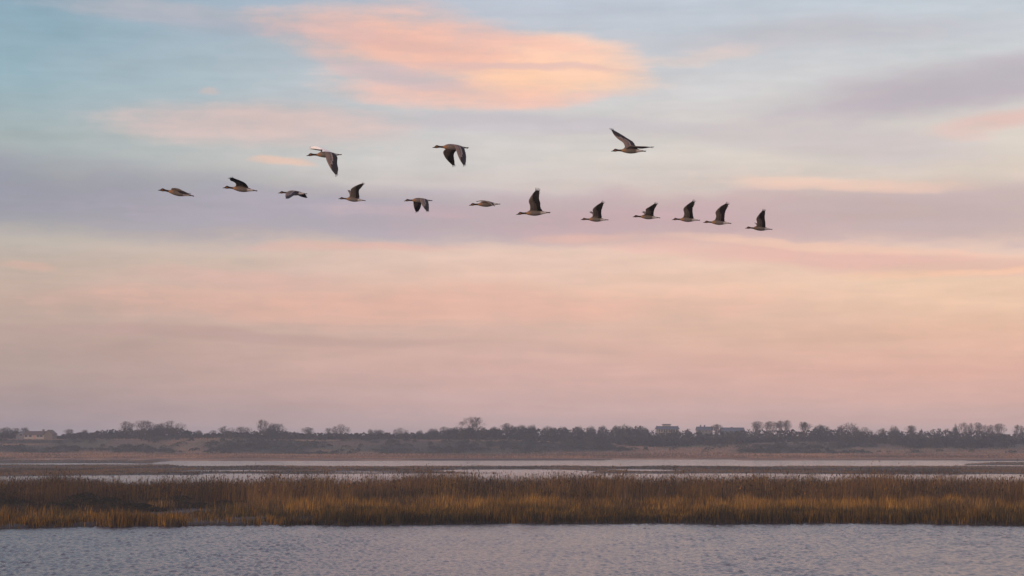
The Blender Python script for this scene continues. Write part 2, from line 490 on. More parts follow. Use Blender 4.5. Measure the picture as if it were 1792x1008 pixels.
def build_far():
    uf = np.concatenate([np.linspace(-2.5, -0.42, 30)[:-1], np.linspace(-0.42, 0.42, 320), np.linspace(0.42, 2.5, 30)[1:]])
    dn = np.concatenate([np.arange(555, 780, 1.6), np.geomspace(780, 3300, 50)])
    D, U = np.meshgrid(dn, uf, indexing='ij')
    X, Y = U * D, D
    Z, px = far_h(X, Y)
    c = far_col(X, Y, Z, px)
    me = mesh_np('far_shore', np.stack([X, Y, Z], -1).reshape(-1, 3), [grid_faces(len(uf), len(dn))], M_FAR, colors=c.reshape(-1, 3), smooth=True)
    tag(obj('far_shore', me), 'brown flats and low dunes of the far shore', kind='structure')
build_far()

# ------------------------------------------------------------------ grasses
def blades(name, X, Y, Z, H, Wd, C, lean=0.18, seed=1, head=None):
    """each blade: a tapering bent strip (quad + triangle); head = boolean array, a plume on top"""
    r = np.random.default_rng(seed)
    n = len(X)
    a = r.uniform(0, math.pi, n)
    ax, ay = np.cos(a) * Wd / 2, np.sin(a) * Wd / 2 * 0.5
    la = r.uniform(0, 2 * math.pi, n); lm = np.abs(r.normal(0, lean, n)) * H
    lx, ly = np.cos(la) * lm + 0.05 * H, np.sin(la) * lm
    P = np.stack([X, Y, Z - 0.05], 1)
    s = np.stack([ax, ay, np.zeros(n)], 1)
    mid = P + np.stack([lx * 0.35, ly * 0.35, H * 0.58], 1)
    tip = P + np.stack([lx, ly, H], 1)
    v = np.stack([P - s, P + s, mid + s * 0.8, mid - s * 0.8, tip], 1)
    idx = np.arange(n)[:, None] * 5
    q = idx + np.array([[0, 1, 2, 3]]); t = idx + np.array([[3, 2, 4]])
    cols = np.repeat(C[:, None, :], 5, 1)
    verts = v.reshape(-1, 3); cols = cols.reshape(-1, 3); fl = [q, t]
    if head is not None and head.any():
        T = tip[head]; hh = H[head]; k = len(T)
        hl = r.uniform(0.10, 0.2, k); hw = r.uniform(0.025, 0.05, k)
        aa = r.uniform(0, math.pi, k)
        sx = np.stack([np.cos(aa) * hw, np.sin(aa) * hw, np.zeros(k)], 1)
        up = np.stack([lx[head] / hh * hl, ly[head] / hh * hl, hl], 1)
        hv = np.stack([T - up * .5, T + sx, T + up * .9, T - sx], 1).reshape(-1, 3)
        base = len(verts)
        fl.append(base + np.arange(k)[:, None] * 4 + np.array([[0, 1, 2, 3]]))
        verts = np.concatenate([verts, hv]); cols = np.concatenate([cols, np.repeat(C[head] * np.array([0.9, .8, .8]), 4, 0)])
    return mesh_np(name, verts, fl, M_GRASS, colors=cols)

def pal(r, n, cols, jit=0.25):
    cols = np.array(cols)
    c = cols[r.integers(0, len(cols), n)]
    return c * (1 + r.uniform(-jit, jit, (n, 1)))

def build_near_grass():
    r = np.random.default_rng(11)
    n = 620000
    Y = r.uniform(112, 208, n); U = r.uniform(-0.31, 0.31, n)
    ne = 75000                                    # the fringe at the water is thick
    Y[:ne] = near_edge(W0 / 2 + F * U[:ne]) + r.uniform(-1.5, 3.5, ne)
    X = U * Y
    Z, q, px, left = near_h(X, Y)
    clump = fbm(X * 0.9, Y * 0.45, 201, 3); big = fbm(X * 0.13, Y * 0.10, 211, 3); fine_ = fbm(X * 2.2, Y * 1.1, 221, 2)
    ok = (Z > -0.06) | ((Z > -0.35) & (r.uniform(0, 1, n) < .07))
    qq = q + (big - 0.5) * 0.20 + (clump - .5) * 0.08
    zone = np.where(qq < 0.17, 0, np.where(qq < 0.40, 1, 2))
    # left part of the bank: clumps, bare wet mud, dark low scrub
    L = left > 0.5
    keep = np.ones(n)
    keep = np.where(L & (qq < 0.19), sstep(.38, .50, clump) * .9 + .1, keep)
    keep = np.where(L & (qq >= 0.19) & (qq < 0.31), sstep(.5, .65, clump) * .40 + .06, keep)
    keep = np.where(zone == 2, 0.62 + .2 * (fine_ > .5), keep)
    keep = np.where((zone == 1) & ~L, 0.8, keep)
    ok &= r.uniform(0, 1, n) < keep
    ok &= r.uniform(0, 1, n) < 0.78
    i = np.where(ok)[0]
    X, Y, Z, q, qq, px, L, zone, clump, big, fine_ = (v[i] for v in (X, Y, Z, q, qq, px, L, zone, clump, big, fine_))
    n = len(X)
    H = np.empty(n); C = np.empty((n, 3)); Wd = r.uniform(0.014, 0.042, n)
    gold = [(0.50, 0.255, 0.050), (0.41, 0.205, 0.043), (0.56, 0.32, 0.082), (0.32, 0.165, 0.042), (0.23, 0.125, 0.040)]
    olive = [(0.11, 0.078, 0.028), (0.14, 0.095, 0.032), (0.075, 0.057, 0.026), (0.19, 0.115, 0.038)]
    brown = [(0.120, 0.080, 0.048), (0.075, 0.052, 0.034), (0.18, 0.115, 0.064), (0.042, 0.032, 0.023)]
    rust = [(0.23, 0.125, 0.068), (0.19, 0.110, 0.062), (0.27, 0.16, 0.09)]
    dark = [(0.040, 0.033, 0.021), (0.028, 0.025, 0.018), (0.058, 0.043, 0.027)]
    a, b, c_, d_, e_ = pal(r, n, olive), pal(r, n, gold), pal(r, n, brown), pal(r, n, dark), pal(r, n, rust)
    z0, z1, z2 = zone == 0, zone == 1, zone == 2
    u = r.uniform(0, 1, n)
    W1 = fbm(X * .28, Y * .14, 241, 3); W2 = np.clip((fbm(X * .8, Y * .3, 251, 3) - .5) * 1.7 + .5, 0, 1); W3 = fbm(X * .22, Y * .2, 261, 2)
    gl = sstep(.40, .60, W1)                       # patches where gold wins over olive and brown
    H[z0] = (0.35 + 0.45 * clump[z0] + .25 * (W2[z0] - .5)) * r.uniform(.5, 1.2, z0.sum())
    C[z0] = np.where((u[z0] < .08 + .38 * gl[z0])[:, None], b[z0] * .8, np.where((u[z0] < .72)[:, None], a[z0] * .9, d_[z0]))  # olive belt, its dark share also painting the deep shade near the base
    H[z1] = (0.55 + 0.40 * clump[z1] + .45 * (W2[z1] - .5)) * r.uniform(.6, 1.2, z1.sum())
    C[z1] = np.where((u[z1] < .22 + .58 * gl[z1])[:, None], b[z1], np.where((u[z1] < .7)[:, None], c_[z1], np.where((u[z1] < .88)[:, None], e_[z1] * .8, a[z1])))
    H[z2] = (1.09 + 0.9 * big[z2] * clump[z2] * 2 + .5 * (W2[z2] - .5)) * r.uniform(.5, 1.12, z2.sum())
    rusty = sstep(.48, .62, fbm(X * .2, Y * .1, 231, 3))
    C[z2] = np.where((u[z2] < rusty[z2] * .55)[:, None], e_[z2] * .8, np.where((u[z2] > 1 - .45 * gl[z2])[:, None], b[z2] * .7, np.where((u[z2] > .84)[:, None], a[z2], c_[z2])))
    C *= (0.55 + 0.75 * W2)[:, None]
    C *= np.array([0.82, 0.82, 0.74])
    H *= 0.55 + 0.9 * np.clip((W3 - .5) * 1.5 + .5, 0, 1)               # whole clumps are paler or darker straw
    # tall single stems standing out of the grass
    st = (u > 0.975) & (zone >= 1)
    H[st] *= 1.35; Wd[st] *= 0.7; C[st] = e_[st] * 1.15
    # short wet stems along the water, dark to paint shade at the base
    fr = (q < 0.006 + .04 * (clump - .5)) & (u < .45)
    H[fr] = r.uniform(.10, .38, fr.sum()); C[fr] = d_[fr]
    # left bank
    l2 = L & (qq >= 0.31) & (qq < 0.54)
    H[l2] = (0.15 + 0.75 * clump[l2] ** 1.5) * r.uniform(.6, 1.1, l2.sum()); C[l2] = np.where((u[l2] < .65)[:, None], d_[l2], c_[l2] * .9)
    l1 = L & (qq >= 0.19) & (qq < 0.31)
    H[l1] = r.uniform(.10, .32, l1.sum()); C[l1] = np.where((u[l1] < .35)[:, None], b[l1], c_[l1])
    lg = L & (qq > 0.22) & (qq < 0.31) & (px > 20) & (px < 160) & (u < .7)
    H[lg] = r.uniform(.2, .42, lg.sum()); C[lg] = b[lg]
    l3 = L & (qq >= 0.54)
    H[l3] *= 0.80; C[l3] *= 0.72
    l0 = L & (qq < .19) & ~fr
    H[l0] *= 0.9; C[l0] = np.where((u[l0] < .10 + .40 * gl[l0])[:, None], b[l0] * np.array([.85, .78, .6]), np.where((u[l0] < .8)[:, None], a[l0], d_[l0])) * (0.6 + 0.6 * W2[l0])[:, None]
    tf = L & (np.abs(px - 285) < 24) & (qq > .33) & (qq < .40)
    H[tf] *= r.uniform(1.0, 1.8, tf.sum()); C[tf] = np.where((u[tf] < .35)[:, None], b[tf] * .8, C[tf])
    hd = (zone == 2) & (r.uniform(0, 1, n) < .16) & ~l2
    for nm, msk, lab in (('waterside_grass', z0, 'olive and ochre grass tufts along the edge of the near marsh'),
                         ('golden_grass', z1, 'golden dry grass belt across the middle of the near marsh'),
                         ('brown_reeds', z2, 'dark brown reeds and scrub at the back of the near marsh')):
        me = blades(nm, X[msk], Y[msk], Z[msk], H[msk], Wd[msk], C[msk], seed=5 + len(nm), head=hd[msk])
        tag(obj(nm, me), lab, 'grass' if nm != 'brown_reeds' else 'reeds', kind='stuff')
build_near_grass()

def build_mid_grass():
    r = np.random.default_rng(12)
    n = 125000
    py = r.uniform(804, 838, n); Y = EYE * F / (py - HORIZON); U = r.uniform(-0.31, 0.31, n); X = U * Y
    Z, px, py = mid_h(X, Y)
    m = Z > 0.03
    X, Y, Z, px, py = X[m], Y[m], Z[m], px[m], py[m]
    n = len(X)
    cl = fbm(X * .12, Y * .05, 301, 4)
    H = (.06 + .36 * cl) * r.uniform(.6, 1.2, n)
    C = pal(r, n, [(0.19, 0.112, 0.055), (0.16, 0.098, 0.05), (0.215, 0.13, 0.062), (0.12, 0.08, 0.05)])
    dk = fbm(X * .06, Y * .03, 311, 3) > .56
    C[dk] = pal(r, dk.sum(), [(0.085, 0.062, 0.042), (0.07, 0.055, 0.038)])
    me = blades('middle_grass', X, Y, Z, H, r.uniform(.08, .2, n), C, seed=15)
    tag(obj('middle_grass', me), 'short tawny grass on the low marsh islands beyond the channel', 'grass', kind='stuff')
build_mid_grass()

def build_far_grass():
    r = np.random.default_rng(13)
    n = 60000
    Y = 612 + 130 * r.uniform(0, 1, n) ** 1.3; U = r.uniform(-0.31, 0.31, n); X = U * Y
    Z, px = far_h(X, Y)
    m = Z > 0.1
    X, Y, Z, px = X[m], Y[m], Z[m], px[m]
    n = len(X)
    C = far_col(X, Y, Z, px) * (1 + r.uniform(-.3, .35, (n, 1)))
    cl = fbm(X * .06, Y * .06, 321, 3)
    H = (.2 + .7 * cl) * r.uniform(.6, 1.2, n)
    me = blades('far_grass', X, Y, Z, H, r.uniform(.15, .4, n), C, seed=16)
    tag(obj('far_grass', me), 'reddish brown rough grass on the flats of the far shore', 'grass', kind='stuff')
build_far_grass()

# ------------------------------------------------------------------ scrub and woodland
def leaf_cloud(centers, radii, heights, per, size, colors, seed):
    """dome shaped bushes built of many small leaf-clump faces; returns verts, quads, cols"""
    r = np.random.default_rng(seed)
    V, C = [], []
    for c, rad, h, k, col in zip(centers, radii, heights, per, colors):
        k = int(k)
        th = r.uniform(0, 2 * math.pi, k); z = r.uniform(0, 1, k) ** 0.75
        lob = 1 + 0.22 * np.sin(3 * th + r.uniform(0, 6)) * (1 - z) + 0.12 * np.sin(7 * th + r.uniform(0, 6))
        rr_ = np.sqrt(np.clip(1 - z ** 2.2, 0, 1)) * rad * lob * r.uniform(.72, 1.06, k)
        P = np.stack([c[0] + rr_ * np.cos(th), c[1] + rr_ * np.sin(th), c[2] + z * h * r.uniform(.86, 1.05, k)], 1)
        a = r.normal(size=(k, 3)); a /= np.linalg.norm(a, axis=1)[:, None]
        b = np.cross(a, r.normal(size=(k, 3))); b /= np.linalg.norm(b, axis=1)[:, None]
        s = size * r.uniform(.5, 1.3, k)[:, None]
        V.append(np.stack([P - a * s, P + b * s * .6, P + a * s, P - b * s * .6], 1).reshape(-1, 3))
        C.append(np.repeat(np.array(col) * (1 + r.uniform(-.3, .3, (k, 1))), 4, 0))
    V = np.concatenate(V); C = np.concatenate(C)
    return V, np.arange(len(V)).reshape(-1, 4), C

TOPX = [-600, -200, 0, 30, 60, 92, 97, 110, 125, 160, 200, 240, 265, 300, 325, 340, 380, 400, 430, 450, 480, 500, 520, 560, 610, 700, 740, 770, 790, 810, 840, 855, 870, 890, 930,
        945, 970, 1000, 1012, 1022, 1034, 1042, 1055, 1066, 1080, 1110, 1130, 1142, 1152, 1188, 1205, 1220, 1240, 1260, 1300, 1340, 1385, 1400, 1415, 1430, 1445, 1460, 1500,
        1520, 1535, 1545, 1570, 1600, 1645, 1665, 1720, 1750, 1762, 1772, 1792, 2000, 2500]
TOPY = [756, 755, 756, 754, 759, 763, 764, 761, 758, 756, 752, 750, 749, 747, 752, 758, 758, 754, 756, 753, 750, 754, 757, 758, 758, 758, 757, 754, 752, 750, 751, 753, 750, 747, 748,
        750, 748, 751, 749, 752, 749, 752, 749, 750, 748, 747, 749, 753, 758, 754, 752, 756, 758, 754, 753, 752, 751, 754, 753, 749, 748, 752, 752,
        756, 758, 756, 753, 754, 751, 754, 752, 755, 760, 760, 757, 756, 757]
def build_woodland():
    r = np.random.default_rng(21)
    cs, rad, hs, per, cols = [], [], [], [], []
    kinds = [(0.044, 0.045, 0.040), (0.034, 0.039, 0.038), (0.055, 0.051, 0.041), (0.060, 0.051, 0.045)]
    for row, (d0, frac, step) in enumerate(((753, .45, 11), (762, .75, 12), (772, .97, 10))):
        px = -330.0
        while px < 2120:
            d = d0 + r.uniform(-3, 5)
            w = r.uniform(1.8, 3.0)
            ctr = at(px, 770, d)
            zg = float(far_h(np.array([ctr.x]), np.array([ctr.y]))[0][0])
            top = z_of(np.interp(px, TOPX, TOPY), d)
            h = (top - zg) * frac * r.uniform(.92, 1.1)
            if not (28 < px < 92 and row < 2) and h > .5:
                cs.append((ctr.x, ctr.y, zg - .2)); rad.append(w * (1 if h > 2.5 else .8)); hs.append(h + .2); per.append(150)
                cols.append(kinds[r.integers(0, 4)])
            px += step * r.uniform(.7, 1.3)
    for (x0, x1, d0, d1, hh, k) in ((1535, 1765, 722, 752, 3.2, 90), (1085, 1150, 724, 752, 3.0, 26), (1150, 1300, 738, 752, 2.4, 40), (785, 870, 746, 756, 3.9, 24)):
        for _ in range(k):
            d = r.uniform(d0, d1); px = r.uniform(x0, x1); x = (px - W0 / 2) / F * d
            if px < 1600 and x0 > 1500 and d < 722 + (1600 - px) * .35: continue
            zg = float(far_h(np.array([x]), np.array([d]))[0][0])
            cs.append((x, d, zg - .2)); rad.append(r.uniform(1.8, 3)); hs.append(hh * r.uniform(.7, 1.25)); per.append(150); cols.append(kinds[r.integers(0, 4)])
    V, Q, C = leaf_cloud(cs, rad, hs, per, 0.44, cols, 22)
    me = mesh_np('woodland', V, [Q], M_SCRUB, colors=C)
    tag(obj('woodland', me), 'dense band of bare grey brown wood along the far ridge', 'woodland', kind='stuff')
    # dark scrub scattered over the dunes below the wood
    cs, rad, hs, per, cols = [], [], [], [], []
    dk = [(0.036, 0.042, 0.040), (0.046, 0.050, 0.042), (0.062, 0.060, 0.046)]
    for _ in range(4200):
        d = r.uniform(694, 752); px = r.uniform(-330, 2120)
        x = (px - W0 / 2) / F * d
        n = float(patches(DPATCH, np.array([px]), np.array([d]))[0])
        if r.uniform(0, 1) > n * .55 + .03 or (10 < px < 105 and d > 728) or (px < 1080 and d > 742): continue
        zg, _p = far_h(np.array([x]), np.array([d]))
        cs.append((x, d, float(zg[0]) - .1)); rad.append(r.uniform(.8, 2.4)); hs.append(r.uniform(.5, 1.5)); per.append(70); cols.append(dk[r.integers(0, 3)])
    V, Q, C = leaf_cloud(cs, rad, hs, per, 0.30, cols, 23)
    me = mesh_np('dune_scrub', V, [Q], M_SCRUB, colors=C)
    tag(obj('dune_scrub', me), 'dark low scrub scattered over the dunes of the far shore', 'scrub', kind='stuff')
build_woodland()

def build_marsh_scrub():
    r = np.random.default_rng(31)
    cs, rad, hs, per, cols = [], [], [], [], []
    for (px, d, w, h) in ((30, 152, 3.0, .6), (95, 146, 2.6, .55), (120, 150, 2.2, .5), (165, 148, 3.2, .75), (190, 150, 2.6, .7), (235, 146, 2.4, .5), (255, 143, 1.8, .45), (330, 150, 2.2, .5),
                          (20, 160, 3, .8), (150, 160, 3.4, .8), (300, 158, 2.6, .7), (400, 152, 2.0, .5), (-60, 152, 3, .6), (-120, 147, 3, .6), (70, 141, 1.6, .35), (352, 139, 1.4, .3)):
        for _ in range(3):
            dd = d + r.uniform(-2, 2); x = (px - W0 / 2) / F * dd + r.uniform(-1.2, 1.2)
            zg = float(near_h(np.array([x]), np.array([dd]))[0][0])
            cs.append((x, dd, zg - .05)); rad.append(w * r.uniform(.3, .55)); hs.append(h * r.uniform(.7, 1.15)); per.append(650)
            cols.append([(0.030, 0.028, 0.020), (0.036, 0.034, 0.022), (0.045, 0.036, 0.025)][r.integers(0, 3)])
    V, Q, C = leaf_cloud(cs, rad, hs, per, 0.055, cols, 32)
    me = mesh_np('marsh_scrub', V, [Q], M_SCRUB, colors=C)
    tag(obj('marsh_scrub', me), 'dark low scrub mounds on the left part of the near marsh', 'scrub', kind='stuff')
build_marsh_scrub()

# ------------------------------------------------------------------ skyline trees
def tube(V, Fc, p0, p1, r0, r1, sides=5):
    d = (p1 - p0)
    if d.length < 1e-6: return
    d.normalize()
    a = d.orthogonal().normalized(); b = d.cross(a)
    i = len(V)
    for p, r_ in ((p0, r0), (p1, r1)):
        for k in range(sides):
            t = 2 * math.pi * k / sides
            V.append(p + a * math.cos(t) * r_ + b * math.sin(t) * r_)
    for k in range(sides):
        Fc.append((i + k, i + (k + 1) % sides, i + sides + (k + 1) % sides, i + sides + k))

def tree_meshes(kind, seed):
    """unit tree: height 1, crown width 1.  returns trunk mesh, crown mesh"""
    R = random.Random(seed)
    V, Fc = [], []
    tw = []           # twig segments
    lo = {'round': .24, 'vase': .30, 'broad': .20, 'dense': .15, 'conifer': .12}[kind]
    def inside(p):
        z = (p.z - lo) / (1 - lo)
        if kind == 'vase': rr_ = .12 + .38 * min(1, max(z, 0) * 1.5) if z < .85 else .5 * math.sqrt(max(0, 1 - ((z - .6) / .42) ** 2))
        elif kind == 'conifer': rr_ = .5 * max(0, 1 - z) ** .8 + .02
        else:
            zz = (z - .42) / .58
            rr_ = .5 * math.sqrt(max(0, 1 - zz * zz)) if abs(zz) < 1 else 0
        return math.hypot(p.x, p.y) < rr_ * R.uniform(.88, 1.08) + .02
    def grow(p, d, ln, rad, lev):
        segs = 3 if lev < 2 else 2
        q = p.copy()
        for s_ in range(segs):
            d = (d + Vector((R.gauss(0, .13), R.gauss(0, .13), R.gauss(.05, .08)))).normalized()
            nq = q + d * ln / segs
            if lev > 0 and nq.z > lo and not inside(nq): return
            r1 = rad * (1 - .22 * (s_ + 1))
            if lev < 3: tube(V, Fc, q, nq, rad * (1 - .22 * s_), max(r1, .002), 5 if lev < 2 else 3)
            else: tw.append((q.copy(), nq.copy(), rad))
            q = nq
            if lev < 5:
                for _ in range(1 if lev < 2 else R.choice((1, 2))):
                    ang = R.uniform(.45, .95)
                    ax = d.orthogonal(); ax.rotate(Matrix.Rotation(R.uniform(0, 6.28), 3, d))
                    nd = d.copy(); nd.rotate(Matrix.Rotation(ang, 3, ax))
                    grow(q, nd, ln * R.uniform(.5, .72), r1 * .6, lev + 1)
        if lev < 5:
            for _ in range(2):
                nd = (d + Vector((R.gauss(0, .35), R.gauss(0, .35), R.gauss(.08, .2)))).normalized()
                grow(q, nd, ln * R.uniform(.55, .75), rad * .45, lev + 1)
    tr = .028
    tube(V, Fc, Vector((0, 0, -.06)), Vector((0, 0, lo * .6)), tr * 1.35, tr, 7)
    tube(V, Fc, Vector((0, 0, lo * .6)), Vector((R.uniform(-.02, .02), R.uniform(-.02, .02), lo)), tr, tr * .9, 7)
    top = Vector((0, 0, lo))
    nl = {'round': 7, 'vase': 7, 'broad': 9, 'dense': 9, 'conifer': 6}[kind]
    for k in range(nl):
        t = 2 * math.pi * (k + R.uniform(-.3, .3)) / nl
        tilt = R.uniform(.15, 1.15) if kind != 'vase' else R.uniform(.1, .6)
        d = Vector((math.cos(t) * math.sin(tilt), math.sin(t) * math.sin(tilt), math.cos(tilt)))
        grow(top - Vector((0, 0, R.uniform(0, .06))), d, .34, tr * .6, 1)
    if kind == 'conifer': grow(top, Vector((0, 0, 1)), .5, tr * .7, 1)
    ext = [q for (_p, q, _r) in tw]
    hx = sorted(math.hypot(q.x, q.y) for q in ext)[int(len(ext) * .985)]; hz = sorted(q.z for q in ext)[int(len(ext) * .995)]
    fx, fz = .5 / hx, 1.0 / hz
    V = [Vector((v.x * fx, v.y * fx, v.z * fz)) for v in V]
    tw = [(Vector((p.x * fx, p.y * fx, p.z * fz)), Vector((q.x * fx, q.y * fx, q.z * fz)), r_) for (p, q, r_) in tw]
    me_t = bpy.data.meshes.new('trunk'); me_t.from_pydata([tuple(v) for v in V], [], Fc); me_t.materials.append(M_BARK); me_t.update()
    verts, tris, cols = [], [], []
    base = (0.062, 0.050, 0.045) if kind not in ('dense', 'conifer') else (0.048, 0.050, 0.042)
    lim = 2600 if kind in ('dense', 'conifer') else 2300
    if len(tw) > lim: tw = R.sample(tw, lim)
    for (p, q, _r) in tw:
        d = q - p
        for _ in range(2):
            s = Vector((R.gauss(0, 1), R.gauss(0, 1), R.gauss(0, 1))).cross(d)
            if s.length < 1e-6: continue
            s = s.normalized() * R.uniform(.0032, .0058)
            e = q + Vector((R.gauss(0, 1), R.gauss(0, 1), R.gauss(.3, 1))) * .014
            i = len(verts); verts += [tuple(p - s), tuple(p + s), tuple(e)]; tris.append((i, i + 1, i + 2))
            c = R.uniform(.75, 1.3); cols += [tuple(b * c for b in base)] * 3
    if kind in ('dense', 'conifer'):
        for _ in range(1500):
            for _t in range(20):
                p = Vector((R.uniform(-.5, .5), R.uniform(-.5, .5), R.uniform(lo, 1)))
                if inside(p): break
            else: continue
            a = Vector((R.gauss(0, 1), R.gauss(0, 1), R.gauss(0, 1))).normalized() * .028
            b = a.orthogonal().normalized() * .018
            i = len(verts); verts += [tuple(p - a), tuple(p + b), tuple(p + a)]; tris.append((i, i + 1, i + 2))
            c = R.uniform(.7, 1.3); cols += [tuple(v * c for v in base)] * 3
    me_c = mesh_np('crown', np.array(verts), [np.array(tris)], M_TWIG, colors=np.array(cols))
    return me_t, me_c

TV = {k: [tree_meshes(k, 100 + 7 * i + 31 * j) for i in range(n)] for j, (k, n) in enumerate((('round', 3), ('broad', 3), ('vase', 3), ('dense', 3), ('conifer', 1)))}
TREES = [ # x, top y, width (px), kind, distance, label
 (10, 748, 22, 'dense', 764, 'rounded bushy tree at the left edge of the ridge, left of the white house'),
 (27, 749, 18, 'round', 768, 'small bare tree just left of the white house'),
 (43, 748, 17, 'dense', 762, 'dark round tree rising behind the roof of the white house'),
 (120, 751, 18, 'broad', 757, 'small low bare tree standing first to the right of the white house'),
 (148, 752, 12, 'dense', 762, 'small dark bushy tree, second to the right of the white house'),
 (221, 738, 26, 'round', 762, 'pale thin-crowned tree, left one of the tall pair left of the broad tree'),
 (250, 736, 34, 'broad', 757, 'dark spreading tree with forked crown, right one of the tall pair'),
 (274, 742, 24, 'dense', 760, 'dense round tree between the forked tree and the broad tree'),
 (302, 737, 46, 'broad', 758, 'broad full-crowned bare tree, widest on the left half of the ridge'),
 (347, 753, 14, 'dense', 762, 'small dark round bush tree alone in the gap right of the broad tree'),
 (373, 753, 14, 'round', 764, 'small bare tree right of the lone dark round bush'),
 (396, 746, 28, 'broad', 760, 'medium fan-shaped bare tree, left one of two below the tall round tree'),
 (426, 747, 28, 'broad', 763, 'medium bare tree with orange brown bush below it'),
 (461, 735, 26, 'round', 757, 'tall bare tree with a round crown and visible trunk on the left ridge'),
 (482, 741, 34, 'dense', 762, 'wide dense tree leaning against the tall round tree'),
 (538, 748, 26, 'round', 761, 'small bare tree midway between two larger groups on the left ridge'),
 (576, 749, 18, 'round', 763, 'small pale tree just left of the domed tree'),
 (598, 743, 30, 'broad', 758, 'domed bare tree with visible trunk on the left of centre'),
 (648, 751, 10, 'dense', 764, 'tiny dark round tree right of the domed tree'),
 (662, 752, 22, 'dense', 766, 'low flat-topped bush tree right of the domed tree'),
 (702, 749, 26, 'broad', 760, 'small dome-shaped bare tree standing alone left of the big tree'),
 (735, 753, 12, 'dense', 764, 'tiny dark bush tree between the lone dome and the big tree'),
 (758, 750, 20, 'dense', 761, 'dark rounded tree, first left of the pale tree by the big tree'),
 (778, 747, 22, 'round', 765, 'pale leaning tree left of the big tree'),
 (797, 747, 20, 'dense', 759, 'dark dense tree at the left foot of the big tree'),
 (827, 730, 44, 'round', 755, 'biggest bare tree on the ridge with a wide double crown'),
 (866, 747, 18, 'dense', 760, 'dark dense tree at the right of the big tree'),
 (888, 741, 26, 'round', 758, 'round bare tree second to the right of the big tree'),
 (912, 744, 26, 'dense', 761, 'bushy tree at the left end of the central wood'),
 (931, 744, 20, 'dense', 763, 'bushy tree second from the left of the central wood'),
 (960, 746, 24, 'dense', 760, 'bushy tree third from the left of the central wood'),
 (985, 747, 18, 'dense', 763, 'bushy tree fourth from the left of the central wood'),
 (1013, 746, 18, 'dense', 759, 'pointed bushy tree in the middle of the central wood'),
 (1034, 746, 18, 'dense', 759, 'pointed bushy tree right of the middle of the central wood'),
 (1055, 745, 18, 'dense', 762, 'bushy tree fourth from the right of the central wood'),
 (1080, 745, 18, 'dense', 760, 'bushy tree third from the right of the central wood'),
 (1095, 744, 28, 'dense', 758, 'large bushy tree second from the right of the central wood'),
 (1120, 746, 28, 'dense', 760, 'large bushy tree at the right end of the central wood, left of the pavilion'),
 (1255, 743, 20, 'vase', 765, 'small umbrella-crowned bare tree in front of the blue-roofed house'),
 (1326, 738, 22, 'vase', 760, 'first bare tree from the left in the row of four right of the houses'),
 (1349, 738, 24, 'vase', 758, 'second bare tree from the left in the row of four right of the houses'),
 (1366, 737, 15, 'vase', 761, 'third bare tree from the left in the row of four right of the houses'),
 (1378, 736, 16, 'vase', 759, 'last bare tree on the right of the row of four'),
 (1407, 739, 28, 'vase', 757, 'bare umbrella-shaped tree standing alone right of the row of four'),
 (1438, 744, 28, 'dense', 760, 'dense rounded tree right of the umbrella-shaped tree'),
 (1472, 745, 18, 'round', 762, 'small bare tree left of the broad spreading tree on the right'),
 (1488, 741, 36, 'broad', 757, 'broad spreading bare tree on the right half of the ridge'),
 (1514, 748, 28, 'broad', 761, 'low bare tree at the right foot of the broad spreading tree'),
 (1543, 750, 20, 'broad', 760, 'small domed bare tree left of the dark wood on the right'),
 (1565, 746, 18, 'dense', 759, 'dark rounded tree left of the vase-shaped tree'),
 (1595, 745, 20, 'vase', 757, 'small vase-shaped bare tree at the left end of the right wood'),
 (1671, 743, 16, 'conifer', 762, 'dark pointed evergreen at the left of the treetop row on the right'),
 (1686, 740, 20, 'round', 760, 'bare tree first right of the pointed evergreen'),
 (1699, 741, 12, 'round', 763, 'narrow bare tree second right of the pointed evergreen'),
 (1711, 740, 16, 'vase', 759, 'bare tree third right of the pointed evergreen'),
 (1724, 744, 14, 'round', 762, 'small bare tree fourth right of the pointed evergreen'),
 (1734, 744, 14, 'round', 760, 'small bare tree fifth right of the pointed evergreen'),
 (1750, 742, 22, 'vase', 758, 'spreading bare tree last in the treetop row on the right'),
 (1785, 744, 26, 'round', 758, 'bare tree at the right edge of the ridge'),
]
NAMES = {'round': 'bare_tree', 'broad': 'spreading_tree', 'vase': 'forked_tree', 'dense': 'bushy_tree', 'conifer': 'evergreen_tree'}
for i, (px, ty, w, kind, d, lab) in enumerate(TREES):
    mt, mc = TV[kind][i % len(TV[kind])]
    c = at(px, 768, d)
    zg = float(far_h(np.array([c.x]), np.array([c.y]))[0][0])
    e = obj(NAMES[kind], None)
    e.location = (c.x, c.y, zg)
    h = z_of(ty, d) - zg
    wm = w * d / F * 1.18
    e.scale = (wm, wm, h * 1.02)
    e.rotation_euler = (0, 0, random.uniform(0, 6.28))
    obj('trunk', mt, e); obj('crown', mc, e)
    tag(e, lab, 'tree', 'trees along the skyline')

# ------------------------------------------------------------------ buildings
def box(V, Fc, x0, x1, y0, y1, z0, z1):
    i = len(V)
    V += [(x0, y0, z0), (x1, y0, z0), (x1, y1, z0), (x0, y1, z0), (x0, y0, z1), (x1, y0, z1), (x1, y1, z1), (x0, y1, z1)]
    Fc += [(i, i + 3, i + 2, i + 1), (i + 4, i + 5, i + 6, i + 7), (i, i + 1, i + 5, i + 4), (i + 1, i + 2, i + 6, i + 5), (i + 2, i + 3, i + 7, i + 6), (i + 3, i, i + 4, i + 7)]

